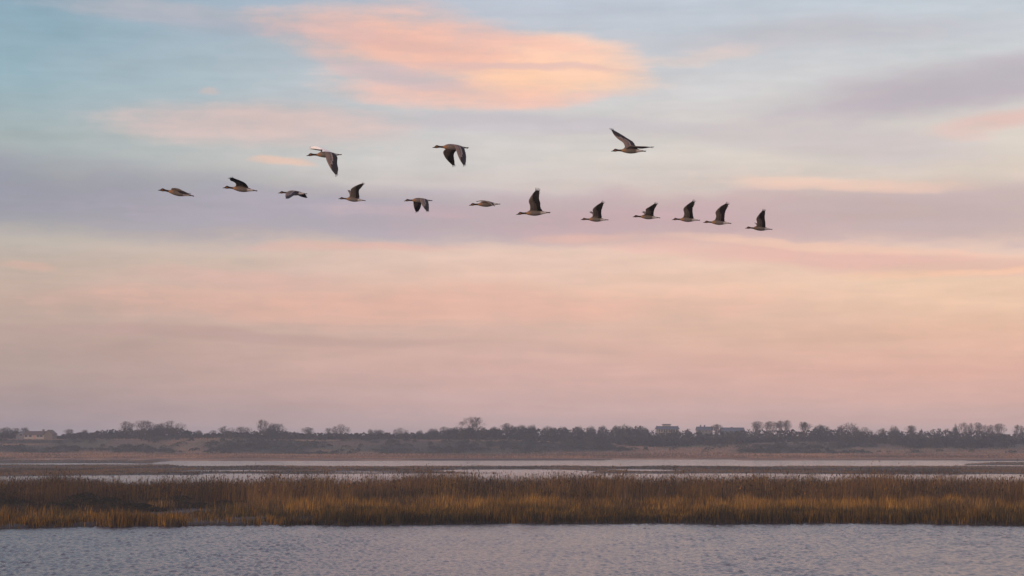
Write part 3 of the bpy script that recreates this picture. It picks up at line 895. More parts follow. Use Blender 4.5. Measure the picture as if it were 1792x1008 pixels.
def gable(V, Fc, x0, x1, y0, y1, z0, z1, along='x', t=.12, over=.25):
    """gabled roof with thickness; ridge along x or y"""
    i = len(V)
    if along == 'x':
        ym = (y0 + y1) / 2
        prof = [(y0 - over, z0 - .05), (ym, z1), (y1 + over, z0 - .05), (y1 + over, z0 - .05 - t), (ym, z1 - t), (y0 - over, z0 - .05 - t)]
        for x in (x0 - over, x1 + over): V += [(x, a, b) for a, b in prof]
    else:
        xm = (x0 + x1) / 2
        prof = [(x0 - over, z0 - .05), (xm, z1), (x1 + over, z0 - .05), (x1 + over, z0 - .05 - t), (xm, z1 - t), (x0 - over, z0 - .05 - t)]
        for y in (y0 - over, y1 + over): V += [(a, y, b) for a, b in prof]
    for k in range(6): Fc.append((i + k, i + (k + 1) % 6, i + 6 + (k + 1) % 6, i + 6 + k))
    for o_ in (0, 6): Fc += [(i + o_, i + o_ + 1, i + o_ + 4, i + o_ + 5), (i + o_ + 1, i + o_ + 2, i + o_ + 3, i + o_ + 4)]

def gable_wall(V, Fc, x0, x1, y0, y1, z0, z1, z2, along='x'):
    """house body with pointed end walls"""
    box(V, Fc, x0, x1, y0, y1, z0, z1)
    i = len(V)
    if along == 'x':
        ym = (y0 + y1) / 2
        V += [(x0, y0, z1), (x0, y1, z1), (x0, ym, z2), (x1, y0, z1), (x1, y1, z1), (x1, ym, z2)]
    else:
        xm = (x0 + x1) / 2
        V += [(x0, y0, z1), (x1, y0, z1), (xm, y0, z2), (x0, y1, z1), (x1, y1, z1), (xm, y1, z2)]
    Fc += [(i, i + 1, i + 2), (i + 3, i + 5, i + 4)]

def part(name, fn, mat, parent):
    V, Fc = [], []
    fn(V, Fc)
    me = bpy.data.meshes.new(name); me.from_pydata(V, [], Fc); me.materials.append(mat); me.update()
    return obj(name, me, parent)

M_WHITE = mat_plain('white_render', (0.35, 0.32, 0.305), nscale=.6, amt=.12)
M_STONE = mat_plain('tan_wall', (0.15, 0.125, 0.105), nscale=.8, amt=.25)
M_GREYW = mat_plain('grey_wall', (0.135, 0.14, 0.155), nscale=.8, amt=.2)
M_ROOF = mat_plain('brown_tiles', (0.095, 0.068, 0.06), nscale=1.5, amt=.3)
M_SLATE = mat_plain('blue_slate', (0.085, 0.10, 0.13), nscale=1.5, amt=.25)
M_GLASS = mat_plain('dark_pane', (0.03, 0.035, 0.045), rough=.15, spec=.5, amt=.1)
M_PINK = mat_plain('pink_door', (0.42, 0.22, 0.17), amt=.1)

def window(parent, x, z, w, h, y, frame_mat, depth=.10):
    f = part('window', lambda V, Fc: (box(V, Fc, x - w / 2 - .1, x - w / 2, y - depth, y + .05, z - .1, z + h + .1), box(V, Fc, x + w / 2, x + w / 2 + .1, y - depth, y + .05, z - .1, z + h + .1),
             box(V, Fc, x - w / 2, x + w / 2, y - depth, y + .05, z - .1, z), box(V, Fc, x - w / 2, x + w / 2, y - depth, y + .05, z + h, z + h + .1)), frame_mat, parent)
    part('pane', lambda V, Fc: box(V, Fc, x - w / 2, x + w / 2, y - .03, y + .04, z, z + h), M_GLASS, f)

def white_house():
    d = 745; k = d / F
    c = at(59, 768, d); zg = c.z - .15
    e = obj('white_house', None); e.location = (c.x, c.y, zg)
    X = lambda p: (p - 59) * k
    Zy = lambda p: z_of(p, d) - zg
    part('wall', lambda V, Fc: gable_wall(V, Fc, X(42), X(79), 0, 5.5, -.8, Zy(760.8), Zy(754.8), 'x'), M_WHITE, e)
    rf = part('roof', lambda V, Fc: gable(V, Fc, X(42), X(78), 0, 5.5, Zy(760.6), Zy(754.2), 'x'), M_ROOF, e)
    part('side_wing', lambda V, Fc: gable_wall(V, Fc, X(26.5), X(41.6), 1.2, 6.2, -.8, Zy(761.5), Zy(755.2), 'y'), M_GREYW, e)
    part('side_wing_roof', lambda V, Fc: gable(V, Fc, X(26.5), X(41.6), 1.2, 6.2, Zy(761.3), Zy(754.8), 'y'), M_SLATE, e)
    part('end_block', lambda V, Fc: gable_wall(V, Fc, X(77.5), X(92.5), -.8, 6.5, -.8, Zy(759.5), Zy(752.4), 'y'), M_STONE, e)
    part('end_block_roof', lambda V, Fc: gable(V, Fc, X(77.5), X(92.5), -.8, 6.5, Zy(759.3), Zy(752), 'y'), M_ROOF, e)
    part('chimney', lambda V, Fc: (box(V, Fc, X(71), X(74.5), 2.4, 3.1, Zy(756), Zy(751.8)), box(V, Fc, X(70.6), X(74.9), 2.3, 3.2, Zy(751.8), Zy(751.3))), M_STONE, rf)
    for px in (45.5, 53, 66.5, 72):
        window(e, X(px), Zy(764.8), 1.0, 0.75, 0, M_WHITE)
    part('door', lambda V, Fc: (box(V, Fc, X(58.2), X(61.6), -.08, .06, 0, Zy(762.3)), box(V, Fc, X(57.8), X(62), -.14, .06, Zy(762.3), Zy(761.9))), M_PINK, e)
    window(e, X(35), Zy(762.8), 1.1, 0.8, 1.2, M_WHITE)
    tag(e, 'long low white house with brown roof and grey gabled side wing at the left', 'house')

def pavilion():
    d = 800; k = d / F
    c = at(1169, 757, d)
    zg = float(far_h(np.array([c.x]), np.array([c.y]))[0][0])
    e = obj('pavilion_house', None); e.location = (c.x, c.y, zg)
    X = lambda p: (p - 1169) * k
    Zy = lambda p: z_of(p, d) - zg
    part('wall', lambda V, Fc: box(V, Fc, X(1151), X(1187.5), .3, 8, -.5, Zy(751)), M_GREYW, e)
    def hip(V, Fc, x0, x1, y0, y1, z0, ix, iy, z1, flick):
        i = len(V); xm0, xm1 = x0 + ix, x1 - ix
        n = 7
        rows = []
        for s in range(n):                      # concave slope
            t = s / (n - 1)
            zz = z0 + (z1 - z0) * (t ** 1.35)
            rows.append(((x0 + ix * t, x1 - ix * t), (y0 + iy * t, y1 - iy * t), zz))
        for (xa, xb), (ya, yb), zz in rows: V += [(xa, ya, zz), (xb, ya, zz), (xb, yb, zz), (xa, yb, zz)]
        for s in range(n - 1):
            for q in range(4): Fc.append((i + 4 * s + q, i + 4 * s + (q + 1) % 4, i + 4 * s + 4 + (q + 1) % 4, i + 4 * s + 4 + q))
        j = i + 4 * (n - 1); Fc.append((j, j + 1, j + 2, j + 3)); Fc.append((i + 3, i + 2, i + 1, i))
    rf = part('roof', lambda V, Fc: hip(V, Fc, X(1147.6), X(1190), -.8, 9, Zy(751.2), X(1171.6) - X(1169), 3.2, Zy(745.6), 0), M_SLATE, e)
    for sx in (-1, 1):
        xx = X(1169 + sx * 18.4)
        part('ridge_end', lambda V, Fc: (V.extend([(xx - sx * .9, 2.6, Zy(746.2)), (xx + sx * .35, 2.6, Zy(744.6)), (xx - sx * .5, 2.6, Zy(746.6)), (xx - sx * .9, 5.4, Zy(746.2)), (xx + sx * .35, 5.4, Zy(744.6)), (xx - sx * .5, 5.4, Zy(746.6))]),
             Fc.extend([(0, 1, 2), (3, 5, 4), (0, 3, 4, 1), (1, 4, 5, 2), (2, 5, 3, 0)])), M_SLATE, rf)
    part('lantern', lambda V, Fc: box(V, Fc, X(1161), X(1174.5), 2.6, 5.4, Zy(746.4), Zy(743.2)), M_WHITE, e)
    part('lantern_roof', lambda V, Fc: (box(V, Fc, X(1159.6), X(1175.8), 2.2, 5.8, Zy(743.2), Zy(742.4)), box(V, Fc, X(1161.5), X(1174), 2.5, 5.5, Zy(742.4), Zy(741.9))), M_SLATE, e)
    for q in range(9):
        px = 1152 + q * 4.3
        part('post', lambda V, Fc: (box(V, Fc, X(px) - .13, X(px) + .13, -.4, -.14, -.5, Zy(751.4)), box(V, Fc, X(px) - .2, X(px) + .2, -.47, -.07, Zy(751.9), Zy(751.4))), M_WHITE, e)
    for q in range(8):
        window(e, X(1154.15 + q * 4.3), Zy(755.8), .55, .75, .3, M_WHITE)
    part('balcony_rail', lambda V, Fc: (box(V, Fc, X(1150), X(1188.5), -.55, -.47, Zy(756), Zy(755.6)), box(V, Fc, X(1150), X(1188.5), -.55, .3, Zy(757.6), Zy(757.1))), M_WHITE, e)
    tag(e, 'pavilion-like house with upturned hipped roof, roof lantern and white posts above the wood', 'house')

def slate_houses():
    d = 795; k = d / F
    c = at(1231, 757, d)
    zg = float(far_h(np.array([c.x]), np.array([c.y]))[0][0])
    e = obj('slate_roofed_house', None); e.location = (c.x, c.y, zg)
    X = lambda p: (p - 1231) * k
    Zy = lambda p: z_of(p, d) - zg
    part('wall', lambda V, Fc: gable_wall(V, Fc, X(1221), X(1247), 0, 7, -.5, Zy(752.5), Zy(747), 'x'), M_GREYW, e)
    rf = part('roof', lambda V, Fc: gable(V, Fc, X(1221), X(1247), 0, 7, Zy(752.3), Zy(746.4), 'x'), M_SLATE, e)
    for px in (1227.5, 1234.5):
        part('chimney', lambda V, Fc: (box(V, Fc, X(px - 1.1), X(px + 1.1), 3.1, 3.9, Zy(749), Zy(744.4)), box(V, Fc, X(px - 1.4), X(px + 1.4), 3.0, 4.0, Zy(744.4), Zy(744)),
             box(V, Fc, X(px - .4), X(px + .4), 3.3, 3.7, Zy(744), Zy(743.3))), M_SLATE, rf)
    for px in (1225, 1230, 1236, 1242): window(e, X(px), Zy(755.6), .7, .5, 0, M_WHITE)
    tag(e, 'house with blue grey slate roof and chimneys right of the pavilion', 'house')
    c = at(1284, 757, d)
    zg2 = float(far_h(np.array([c.x]), np.array([c.y]))[0][0])
    b = obj('long_barn', None); b.location = (c.x, c.y, zg2)
    X2 = lambda p: (p - 1284) * k
    Z2 = lambda p: z_of(p, d) - zg2
    part('wall', lambda V, Fc: gable_wall(V, Fc, X2(1264), X2(1303), 0, 8, -.5, Z2(754.5), Z2(748.6), 'x'), M_GREYW, b)
    rb = part('roof', lambda V, Fc: gable(V, Fc, X2(1264), X2(1303), 0, 8, Z2(754.3), Z2(748), 'x'), M_SLATE, b)
    part('ridge_vent', lambda V, Fc: (box(V, Fc, X2(1281), X2(1284), 3.6, 4.4, Z2(748.6), Z2(747.4)), box(V, Fc, X2(1280.6), X2(1284.4), 3.5, 4.5, Z2(747.4), Z2(747.1))), M_SLATE, rb)
    for px in (1270, 1279, 1288, 1297): window(b, X2(px), Z2(756.6), .8, .4, 0, M_WHITE)
    tag(b, 'long blue grey barn roof showing above the wood left of the row of four trees', 'barn')
white_house(); pavilion(); slate_houses()

# ------------------------------------------------------------------ geese
M_PLUM = mat_attr('plumage', rough=0.75, spec=0.25, noise_scale=28, noise_amt=0.22)
M_BILL = mat_plain('bill', (0.022, 0.016, 0.014), rough=.5, amt=.2, nscale=40)
M_EYE = mat_plain('eye', (0.01, 0.008, 0.006), rough=.2, amt=.1)
M_FEATH = mat_plain('flight_feathers', (0.016, 0.015, 0.017), rough=.6, amt=.3, nscale=30)
M_PALE = mat_plain('halo_feathers', (0.55, 0.53, 0.54), rough=.7, amt=.15, nscale=30)  # white of the halo, carried on to the wing tip
M_TAIL = mat_plain('tail_feathers', (0.05, 0.036, 0.03), rough=.7, amt=.3, nscale=40)
M_TAILW = mat_plain('tail_edge', (0.5, 0.44, 0.40), rough=.7, amt=.1, nscale=40)

BT = [  # t, centre offset, half height, half width   (fractions of total length)
 (.050, .006, .013, .014), (.062, .012, .022, .019), (.080, .020, .034, .027), (.105, .027, .043, .035), (.130, .028, .043, .036), (.155, .027, .036, .031), (.180, .025, .030, .027),
 (.215, .022, .027, .025), (.250, .020, .027, .025), (.280, .018, .031, .029), (.305, .018, .034, .034), (.330, .018, .045, .046), (.360, .021, .059, .060), (.390, .023, .069, .072), (.440, .021, .080, .082),
 (.490, .018, .086, .087), (.540, .015, .087, .088), (.590, .012, .085, .086), (.640, .011, .079, .080), (.690, .011, .071, .070), (.735, .010, .060, .060), (.780, .009, .047, .050),
 (.820, .006, .037, .041), (.860, .004, .029, .034), (.900, .002, .021, .030), (.930, .001, .013, .027)]
NB = 20
K0, K1 = 12, 20     # rings .36 .. .735 carry the wing roots

def crom(pts, s):
    """Catmull-Rom through pts at parameter s in 0..1"""
    n = len(pts) - 1
    x = min(max(s * n, 0), n - 1e-6); i = int(x); t = x - i
    p0 = pts[max(i - 1, 0)]; p1 = pts[i]; p2 = pts[i + 1]; p3 = pts[min(i + 2, n)]
    return 0.5 * ((2 * p1) + (p2 - p0) * t + (2 * p0 - 5 * p1 + 4 * p2 - p3) * t * t + (3 * p1 - p0 - 3 * p2 + p3) * t ** 3)

def body_color(t, phi, y, z):
    up = math.sin(phi)
    if t < .275:
        c = (0.034, 0.023, 0.018)
        if .09 < t < .14 and -.6 < up < .3: c = (0.22, 0.095, 0.035)
        return c
    if t < .375:
        k = min(1, (t - .275) / .03)
        a, b = (0.042, 0.027, 0.020), ((0.29, 0.16, 0.08) if up < .55 else (0.26, 0.16, 0.10))
        if up < -.8: b = (0.12, 0.075, 0.05)
        return tuple(a[i] * (1 - k) + b[i] * k for i in range(3))
    if t < .70:
        k = min(1, (t - .375) / .07)
        a = (0.29, 0.16, 0.08); b = (0.165, 0.15, 0.142) if up < .45 else (0.15, 0.115, 0.09)
        if up < -.85: b = (0.10, 0.08, 0.065)
        return tuple(a[i] * (1 - k) + b[i] * k for i in range(3))
    if t < .885:
        return (0.56, 0.52, 0.48) if up < .55 else ((0.10, 0.075, 0.06) if t < .8 else (0.45, .40, .37))
    return (0.10, 0.072, 0.058)

def make_goose(label, org, sc_, bill, tail, near, far, far_halo=False, tip_pale=False, wl=0.92):
    P = lambda q: np.array([org[0] + q[0] / sc_, org[1] + q[1] / sc_])
    b, tl = P(bill), P(tail)
    Lp = float(np.linalg.norm(tl - b))
    D = 0.75 * F / Lp
    k = D / F
    ctr = (b + tl) / 2
    root = at(ctr[0], ctr[1], D)
    L = 0.75
    def loc(q):      # crop point -> local x, z
        p = P(q); return np.array([(p[0] - ctr[0]) * k, -(p[1] - ctr[1]) * k])
    b2, t2 = loc(bill), loc(tail)
    ax = (t2 - b2) / np.linalg.norm(t2 - b2); nz = np.array([-ax[1], ax[0]])
    verts, faces, vcol = [], [], []
    fcol = {}
    for (t, c, a, w) in BT:
        o = b2 + ax * t * L + nz * c * L
        for j in range(NB):
            ph = 2 * math.pi * j / NB
            e = nz * math.sin(ph) * a * L
            verts.append((o[0] + e[0], math.cos(ph) * w * L, o[1] + e[1]))
            vcol.append(body_color(t, ph, 0, 0))
    nr = len(BT)
    # wing root rows: near side (y<0): upper row jn, lower row jn+1;  far side: lower jf, upper jf+1
    jn_u, jn_l = 7, 8
    jf_u, jf_l = 3, 2
    for i in range(nr - 1):
        for j in range(NB):
            j2 = (j + 1) % NB
            if K0 <= i < K1 and ((j == jn_u and near) or (j == jf_l and far)): continue
            faces.append((i * NB + j, i * NB + j2, (i + 1) * NB + j2, (i + 1) * NB + j))
    for ring, rev in ((0, False), (nr - 1, True)):
        ci = len(verts)
        pts = np.array([verts[ring * NB + j] for j in range(NB)])
        verts.append(tuple(pts.mean(0))); vcol.append(vcol[ring * NB])
        for j in range(NB):
            f = (ring * NB + j, ci, ring * NB + (j + 1) % NB)
            faces.append(f if not rev else f[::-1])
    KC = K1 - K0
    tips = []
    def wing(LE, TE, side, rows_u, rows_l, pale):
        LEp = [loc(q) for q in LE]; TEp = [loc(q) for q in TE]
        mid = [(LEp[0] + TEp[0]) / 2, (LEp[-1] + TEp[-1]) / 2]
        img = float(np.linalg.norm(mid[1] - mid[0]))
        dep = math.sqrt(max((0.30 * L) ** 2, (wl * L) ** 2 - img ** 2))
        n = 22
        secs = []
        for s_ in range(1, n + 1):
            s = s_ / n
            le, te = crom(LEp, s), crom(TEp, s)
            yy = side * (0.06 * L + dep * s * (1.2 - .2 * s))
            tn = (root.z - EYE) / root.y; tx = root.x / root.y
            sec = []
            for c in np.linspace(0, 1, KC + 1):
                y_ = yy + side * 0.02 * L * c * s
                f_ = 1 + y_ / D
                sec.append(np.array([(le[0] + (te[0] - le[0]) * c) * f_ + y_ * tx, y_, (le[1] + (te[1] - le[1]) * c) * f_ + y_ * tn]))
            secs.append(sec)
        S = np.array(secs)          # n, KC+1, 3
        ds = np.gradient(S, axis=0); dc = np.gradient(S, axis=1)
        Nn = np.cross(ds, dc); Nn /= (np.linalg.norm(Nn, axis=2)[..., None] + 1e-9)
        Nn *= -side
        up0 = [rows_u_i * 1 for rows_u_i in rows_u]; lo0 = list(rows_l)
        pu, pl = up0, lo0
        rr_ = random.Random(int(abs(LE[0][0] * 7 + LE[-1][1])))
        camber = np.sin(np.linspace(0, 1, KC + 1) ** .7 * math.pi) * 0.016 * L
        th = (np.sin(np.linspace(0.06, 1, KC + 1) ** .5 * math.pi) * .018 + .0035) * L
        for si in range(n):
            s = (si + 1) / n
            tk = th * (1 - .75 * s)
            cu, cl = [], []
            for ci in range(KC + 1):
                p = S[si, ci] + Nn[si, ci] * camber[ci] * (1 - .5 * s)
                if ci == KC and si < n - 1: # feathered trailing edge
                    p = p + (S[si, ci] - S[si, ci - 1]) * rr_.uniform(-.10, .16)
                cu.append(len(verts)); verts.append(tuple(p + Nn[si, ci] * tk[ci] / 2)); vcol.append((0, 0, 0))
                cl.append(len(verts)); verts.append(tuple(p - Nn[si, ci] * tk[ci] / 2)); vcol.append((0, 0, 0))
            def color(ci, under):
                c = (ci + .5) / KC
                cb = .60 if s < .42 else .60 - (s - .42) * 1.35
                v = rr_.uniform(.86, 1.14)
                if pale: col = (0.9, 0.89, 0.9) if c > .3 else (0.05, .045, .045)  # white halo around the wing, put into its colour
                elif under:
                    col = (0.165, 0.148, 0.138) if c < cb * .62 else ((0.110, 0.098, 0.092) if c < cb else (0.020, 0.0185, 0.021))
                else:
                    col = (0.175, 0.13, 0.112) if c < cb * .7 else ((0.12, 0.094, 0.086) if c < cb else (0.026, 0.024, 0.027))
                    if abs(c - cb) < .07 and s < .6: col = (0.24, 0.195, 0.175)
                return tuple(x * v for x in col)
            flip = side > 0
            for ci in range(KC):
                f = (pu[ci], cu[ci], cu[ci + 1], pu[ci + 1]); q = (pl[ci], pl[ci + 1], cl[ci + 1], cl[ci])
                if flip: f = f[::-1]; q = q[::-1]
                fcol[len(faces)] = color(ci, False); faces.append(f)
                fcol[len(faces)] = color(ci, True); faces.append(q)
            f = (pu[0], pl[0], cl[0], cu[0]); q = (pu[KC], cu[KC], cl[KC], pl[KC])
            if flip: f = f[::-1]; q = q[::-1]
            fcol[len(faces)] = color(0, True); faces.append(f)
            fcol[len(faces)] = color(KC - 1, True); faces.append(q)
            pu, pl = cu, cl
        for ci in range(KC):
            f = (pu[ci], pl[ci], pl[ci + 1], pu[ci + 1])
            fcol[len(faces)] = (0.02, .019, .02); faces.append(f if side < 0 else f[::-1])
        tips.append((S[-1].copy(), (S[-1] - S[-4]).mean(0), Nn[-1].mean(0), pale))
    if near:
        wing(near[0], near[1], -1, [i * NB + jn_u for i in range(K0, K1 + 1)], [i * NB + jn_l for i in range(K0, K1 + 1)], False)
    if far:
        wing(far[0], far[1], +1, [i * NB + jf_u for i in range(K0, K1 + 1)], [i * NB + jf_l for i in range(K0, K1 + 1)], far_halo)
    me = bpy.data.meshes.new('flying_goose')
    me.from_pydata([tuple(map(float, v)) for v in verts], [], faces)
    me.materials.append(M_PLUM)
    ca = me.color_attributes.new('Col', 'FLOAT_COLOR', 'CORNER')
    li = 0
    buf = np.ones((sum(len(f) for f in faces), 4), np.float32)
    for fi, f in enumerate(faces):
        for v in f:
            buf[li, :3] = fcol.get(fi, vcol[v]); li += 1
    ca.data.foreach_set('color', buf.ravel())
    me.polygons.foreach_set('use_smooth', np.ones(len(faces), bool))
    me.update()
    o = obj('flying_goose', me)
    o.location = root
    tag(o, label, 'goose', 'geese flying over the marsh')
    # bill
    V, Fc = [], []
    prof = [(-.004, -.003, .006, .006), (.015, -.001, .010, .010), (.035, .003, .013, .012), (.055, .010, .018, .016), (.068, .015, .021, .018)]
    for (t, c, a, w) in prof:
        oo = b2 + ax * t * L + nz * c * L
        for j in range(8):
            ph = 2 * math.pi * j / 8; e = nz * math.sin(ph) * a * L
            V.append((oo[0] + e[0], math.cos(ph) * w * L, oo[1] + e[1]))
    for i in range(len(prof) - 1):
        for j in range(8): Fc.append((i * 8 + j, i * 8 + (j + 1) % 8, i * 8 + 8 + (j + 1) % 8, i * 8 + 8 + j))
    Fc.append(tuple(range(7, -1, -1))); Fc.append(tuple(range(32, 40)))
    mb = bpy.data.meshes.new('bill'); mb.from_pydata(V, [], Fc); mb.materials.append(M_BILL); mb.update()
    obj('bill', mb, o)
    # eyes
    for sd in (-1, 1):
        oo = b2 + ax * .112 * L + nz * .040 * L
        V, Fc = [], []
        for i_ in range(1, 4):
            for j in range(6):
                th_, ph = math.pi * i_ / 4, 2 * math.pi * j / 6
                V.append((oo[0] + .0045 * math.sin(th_) * math.cos(ph), sd * .025 * L + .0045 * math.cos(th_), oo[1] + .0045 * math.sin(th_) * math.sin(ph)))
        for i_ in range(2):
            for j in range(6): Fc.append((i_ * 6 + j, i_ * 6 + (j + 1) % 6, i_ * 6 + 6 + (j + 1) % 6, i_ * 6 + 6 + j))
        Fc += [tuple(range(5, -1, -1)), tuple(range(12, 18))]
        m_ = bpy.data.meshes.new('eye'); m_.from_pydata(V, [], Fc); m_.materials.append(M_EYE); m_.update()
        obj('eye', m_, o)
    # tail fan: seven feathers
    V, Fc, mi = [], [], []
    R = random.Random(int(Lp * 100))
    for q in range(9):
        yw = (q - 4) / 4
        p0 = b2 + ax * .875 * L + nz * (.004 - .004 * abs(yw)) * L
        ln = (.128 - .018 * abs(yw) + R.uniform(-.006, .006)) * L
        dr = -R.uniform(-.008, .008) * L - abs(yw) * .008 * L
        i = len(V); w = .009 * L; hz = .0048 * L
        y0, y1 = yw * .020 * L, yw * .052 * L
        e0 = p0 + ax * ln + nz * dr
        em = p0 + ax * ln * .7 + nz * dr * .7
        ym_ = y0 + (y1 - y0) * .7
        for (pt, yy, ww) in ((p0, y0, w * .7), (em, ym_, w * 1.3), (e0, y1, w * .6)):
            for sy in (-1, 1):
                for sz in (-1, 1): V.append((pt[0] + nz[0] * sz * hz, yy + sy * ww, pt[1] + nz[1] * sz * hz))
        for s_ in (0, 4):
            Fc += [(i + s_, i + s_ + 2, i + s_ + 6, i + s_ + 4), (i + s_ + 1, i + s_ + 5, i + s_ + 7, i + s_ + 3), (i + s_, i + s_ + 4, i + s_ + 5, i + s_ + 1), (i + s_ + 2, i + s_ + 3, i + s_ + 7, i + s_ + 6)]
            mi += [0] * 4
        Fc += [(i, i + 1, i + 3, i + 2), (i + 8, i + 10, i + 11, i + 9)]; mi += [0, 1]
    mt_ = bpy.data.meshes.new('tail_feathers'); mt_.from_pydata(V, [], Fc); mt_.materials.append(M_TAIL); mt_.materials.append(M_TAILW)
    mt_.polygons.foreach_set('material_index', np.array(mi)); mt_.update()
    obj('tail_feathers', mt_, o)
    # fingered primaries at each wing tip
    for (row, dv, nn, pale) in tips:
        V, Fc = [], []
        dv = dv / (np.linalg.norm(dv) + 1e-9)
        chord = row[-1] - row[0]
        nf = 5
        for q in range(nf):
            f = (q + .5) / nf
            p = row[0] + chord * f - dv * .03 * L
            fan = dv + (f - .45) * .75 * chord / (np.linalg.norm(chord) + 1e-9)
            fan /= np.linalg.norm(fan)
            ln = (.10 + .035 * math.sin(math.pi * (1 - f) * .8) - .02 * (f > .7)) * L
            wv = chord / (np.linalg.norm(chord) + 1e-9)
            wd = max(np.linalg.norm(chord) / nf * .42, .005 * L)
            nnv = nn * .0018 * L
            i = len(V)
            for (u, ww) in ((0, wd), (.55, wd * .85), (.85, wd * .5), (1, wd * .12)):
                c0 = p + fan * ln * u + nn * .012 * L * u * u
                for a_ in (-1, 1):
                    for z_ in (-1, 1): V.append(tuple(c0 + wv * ww * a_ + nnv * z_))
            for s_ in (0, 4, 8):
                Fc += [(i + s_, i + s_ + 2, i + s_ + 6, i + s_ + 4), (i + s_ + 1, i + s_ + 5, i + s_ + 7, i + s_ + 3), (i + s_, i + s_ + 4, i + s_ + 5, i + s_ + 1), (i + s_ + 2, i + s_ + 3, i + s_ + 7, i + s_ + 6)]
            Fc += [(i, i + 1, i + 3, i + 2), (i + 12, i + 14, i + 15, i + 13)]
        mp = bpy.data.meshes.new('wingtip_feathers'); mp.from_pydata([tuple(map(float, v)) for v in V], [], Fc)
        mp.materials.append(M_PALE if (pale or tip_pale) else M_FEATH); mp.update()
        obj('wingtip_feathers', mp, o)
    return o

A, B_, C_, D_, E_, F_, G_ = (260, 230), (470, 230), (680, 230), (890, 310), (1040, 210), (1090, 340), (1220, 340)
def behind(near, dx, dy, sx=.92):
    """the far wing in the same beat: seen just behind the near one"""
    o = np.array(near[0][0]); 
    return tuple([tuple((np.array(q) - o) * sx + o + np.array((dx, dy))) for q in e] for e in near)

# upper three
make_goose('upper left goose with near wing down and far wing forward, a white halo coloured onto it', B_, 7.2, (476, 306), (925, 292),
  ([(712, 250), (722, 330), (740, 385), (790, 480), (848, 552)], [(838, 285), (866, 325), (866, 400), (879, 470), (872, 540)]),
  ([(672, 240), (640, 240), (590, 232), (535, 222)], [(730, 225), (665, 204), (600, 184), (530, 192)]), far_halo=True)
make_goose('upper middle goose with both wings beating down', C_, 6.72, (515, 190), (942, 192),
  ([(765, 158), (790, 205), (812, 272), (842, 340), (882, 402)], [(878, 180), (902, 232), (914, 300), (912, 350), (906, 392)]),
  ([(672, 205), (642, 240), (656, 290), (692, 342), (752, 402)], [(790, 235), (768, 266), (768, 305), (775, 350), (780, 398)]))
make_goose('upper right goose, far wing raised high, near wing stretched level', E_, 12.6, (370, 687), (1145, 684),
  ([(690, 640), (770, 572), (900, 575), (1050, 578), (1150, 582), (1260, 592)], [(960, 622), (985, 628), (1050, 630), (1120, 624), (1190, 612), (1262, 604)]),
  ([(680, 600), (640, 500), (530, 418), (440, 330), (375, 215)], [(905, 565), (850, 475), (710, 385), (560, 290), (425, 215)]))
# lower row from left to right
make_goose('first goose from the left in the lower row, wings half folded against body', A, 7.755, (128, 796), (620, 877),
  ([(305, 772), (350, 768), (400, 778), (470, 806), (548, 842)], [(380, 800), (420, 832), (450, 842), (490, 858), (545, 860)]),
  ([(315, 775), (350, 772), (400, 780), (460, 806)], [(400, 790), (410, 786), (430, 792), (470, 812)]))
make_goose('second goose from the left in the lower row, wing swept up and forward', A, 7.755, (1005, 765), (1478, 806),
  ([(1182, 742), (1182, 705), (1150, 680), (1110, 665), (1098, 640)], [(1352, 752), (1318, 705), (1250, 668), (1190, 645), (1140, 625)]),
  ([(1190, 742), (1190, 715), (1165, 690), (1140, 672)], [(1340, 750), (1300, 705), (1240, 675), (1180, 655)]))
make_goose('third goose from the left in the lower row, wings arched down both sides', B_, 7.2, (120, 776), (488, 786),
  ([(238, 758), (216, 785), (210, 820), (222, 846)], [(352, 778), (330, 800), (300, 818), (258, 846)]),
  ([(345, 790), (370, 803), (415, 824), (470, 838)], [(425, 772), (455, 785), (474, 805), (488, 832)]))
make_goose('fourth goose from the left in the lower row, wing raised and swept back', B_, 7.2, (878, 848), (1225, 872),
  ([(1018, 826), (1030, 775), (1036, 728), (1075, 695), (1130, 668), (1178, 652)], [(1150, 838), (1140, 790), (1140, 740), (1160, 715), (1180, 690), (1200, 664)]),
  ([(1025, 820), (1015, 775), (1000, 752), (1002, 742)], [(1140, 838), (1090, 790), (1045, 755), (1020, 742)]))
make_goose('fifth goose from the left in the lower row, both wings pressed down', C_, 6.72, (180, 818), (517, 812),
  ([(365, 785), (378, 835), (405, 885), (448, 940)], [(456, 800), (472, 850), (476, 900), (474, 938)]),
  ([(292, 822), (292, 855), (302, 905), (322, 950)], [(382, 838), (384, 865), (372, 905), (352, 940)]))
make_goose('sixth goose from the left in the lower row, gliding with wings seen edge-on', C_, 6.72, (945, 870), (1315, 853),
  ([(1105, 826), (1140, 822), (1180, 840), (1215, 858), (1240, 876)], [(1200, 826), (1215, 832), (1232, 845), (1240, 860), (1248, 876)]),
  ([(1100, 825), (1080, 820), (1055, 822), (1038, 824)], [(1180, 822), (1130, 812), (1080, 816), (1040, 829)]))
n10 = ([(352, 552), (354, 470), (334, 382), (388, 285), (446, 215)], [(560, 552), (528, 500), (522, 420), (504, 350), (510, 222)])
make_goose('seventh goose from the left in the lower row, tallest upright wing with splayed feather tips', D_, 9.43, (125, 617), (692, 581), n10, behind(n10, 14, 10, .9))
n11 = ([(1382, 655), (1398, 600), (1388, 532), (1440, 475), (1535, 412)], [(1545, 668), (1530, 600), (1534, 545), (1552, 490), (1572, 428)])
make_goose('eighth goose from the left in the lower row, alone after the tall-winged goose', D_, 9.43, (1190, 703), (1650, 705), n11,
  ([(1392, 650), (1380, 605), (1348, 588), (1345, 576)], [(1520, 660), (1470, 610), (1410, 580), (1368, 566)]), tip_pale=False)
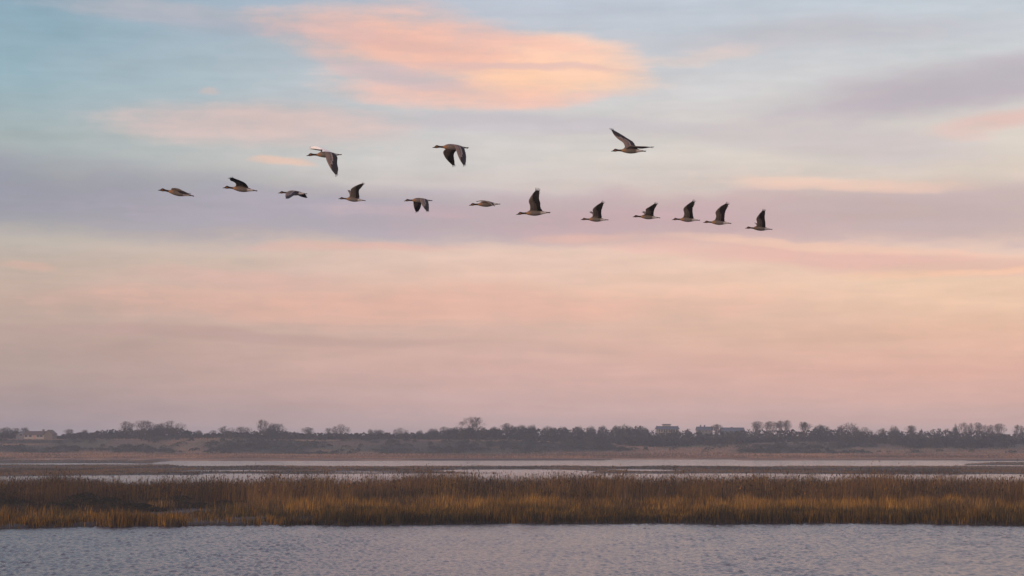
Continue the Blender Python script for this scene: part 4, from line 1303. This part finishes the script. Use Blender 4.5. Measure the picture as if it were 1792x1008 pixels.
n13 = ([(478, 468), (512, 400), (515, 332), (600, 275), (710, 205)], [(695, 472), (690, 430), (706, 345), (735, 290), (772, 222)])
make_goose('ninth goose from the left in the lower row, shortest raised wing with far wing peeking', F_, 12.8, (218, 505), (838, 525), n13,
  ([(490, 465), (475, 430), (445, 412), (440, 400)], [(660, 470), (590, 420), (530, 390), (470, 382)]))
n14 = ([(1350, 522), (1374, 430), (1358, 326), (1430, 242), (1560, 150)], [(1590, 530), (1570, 450), (1564, 325), (1585, 255), (1615, 172)])
make_goose('tenth goose from the left in the lower row, wing raised, closely followed', F_, 12.8, (1100, 570), (1730, 580), n14, behind(n14, 16, 14, .88))
n15 = ([(368, 548), (397, 460), (388, 366), (480, 262), (602, 188)], [(576, 562), (575, 480), (590, 362), (620, 290), (658, 214)])
make_goose('eleventh goose from the left in the lower row, second from the right', G_, 11.95, (125, 590), (718, 606), n15, behind(n15, 14, 14, .88))
n16 = ([(1234, 682), (1252, 595), (1240, 506), (1298, 416), (1366, 340)], [(1432, 688), (1430, 600), (1416, 492), (1422, 420), (1428, 344)])
make_goose('last goose at the right end of the lower row, wing upright', G_, 11.95, (1003, 710), (1575, 733), n16,
  ([(1250, 680), (1240, 640), (1215, 604), (1202, 600)], [(1380, 690), (1320, 640), (1250, 610), (1210, 604)]))

# ------------------------------------------------------------------ haze
mh = bpy.data.materials.new('haze'); mh.use_nodes = True
hn = mh.node_tree; hn.nodes.clear()
pv = hn.nodes.new('ShaderNodeVolumePrincipled'); ho = hn.nodes.new('ShaderNodeOutputMaterial')
pv.inputs['Color'].default_value = (0.78, 0.87, 1.0, 1)
pv.inputs['Density'].default_value = 0.00036
pv.inputs['Anisotropy'].default_value = 0.0
hn.links.new(pv.outputs[0], ho.inputs['Volume'])
V, Fc = [], []
box(V, Fc, -11000, 11000, -40, 3600, -2.5, 22)
me = bpy.data.meshes.new('haze'); me.from_pydata(V, [], Fc); me.materials.append(mh); me.update()
tag(obj('haze', me), 'thin dusk haze over the marsh', kind='stuff')
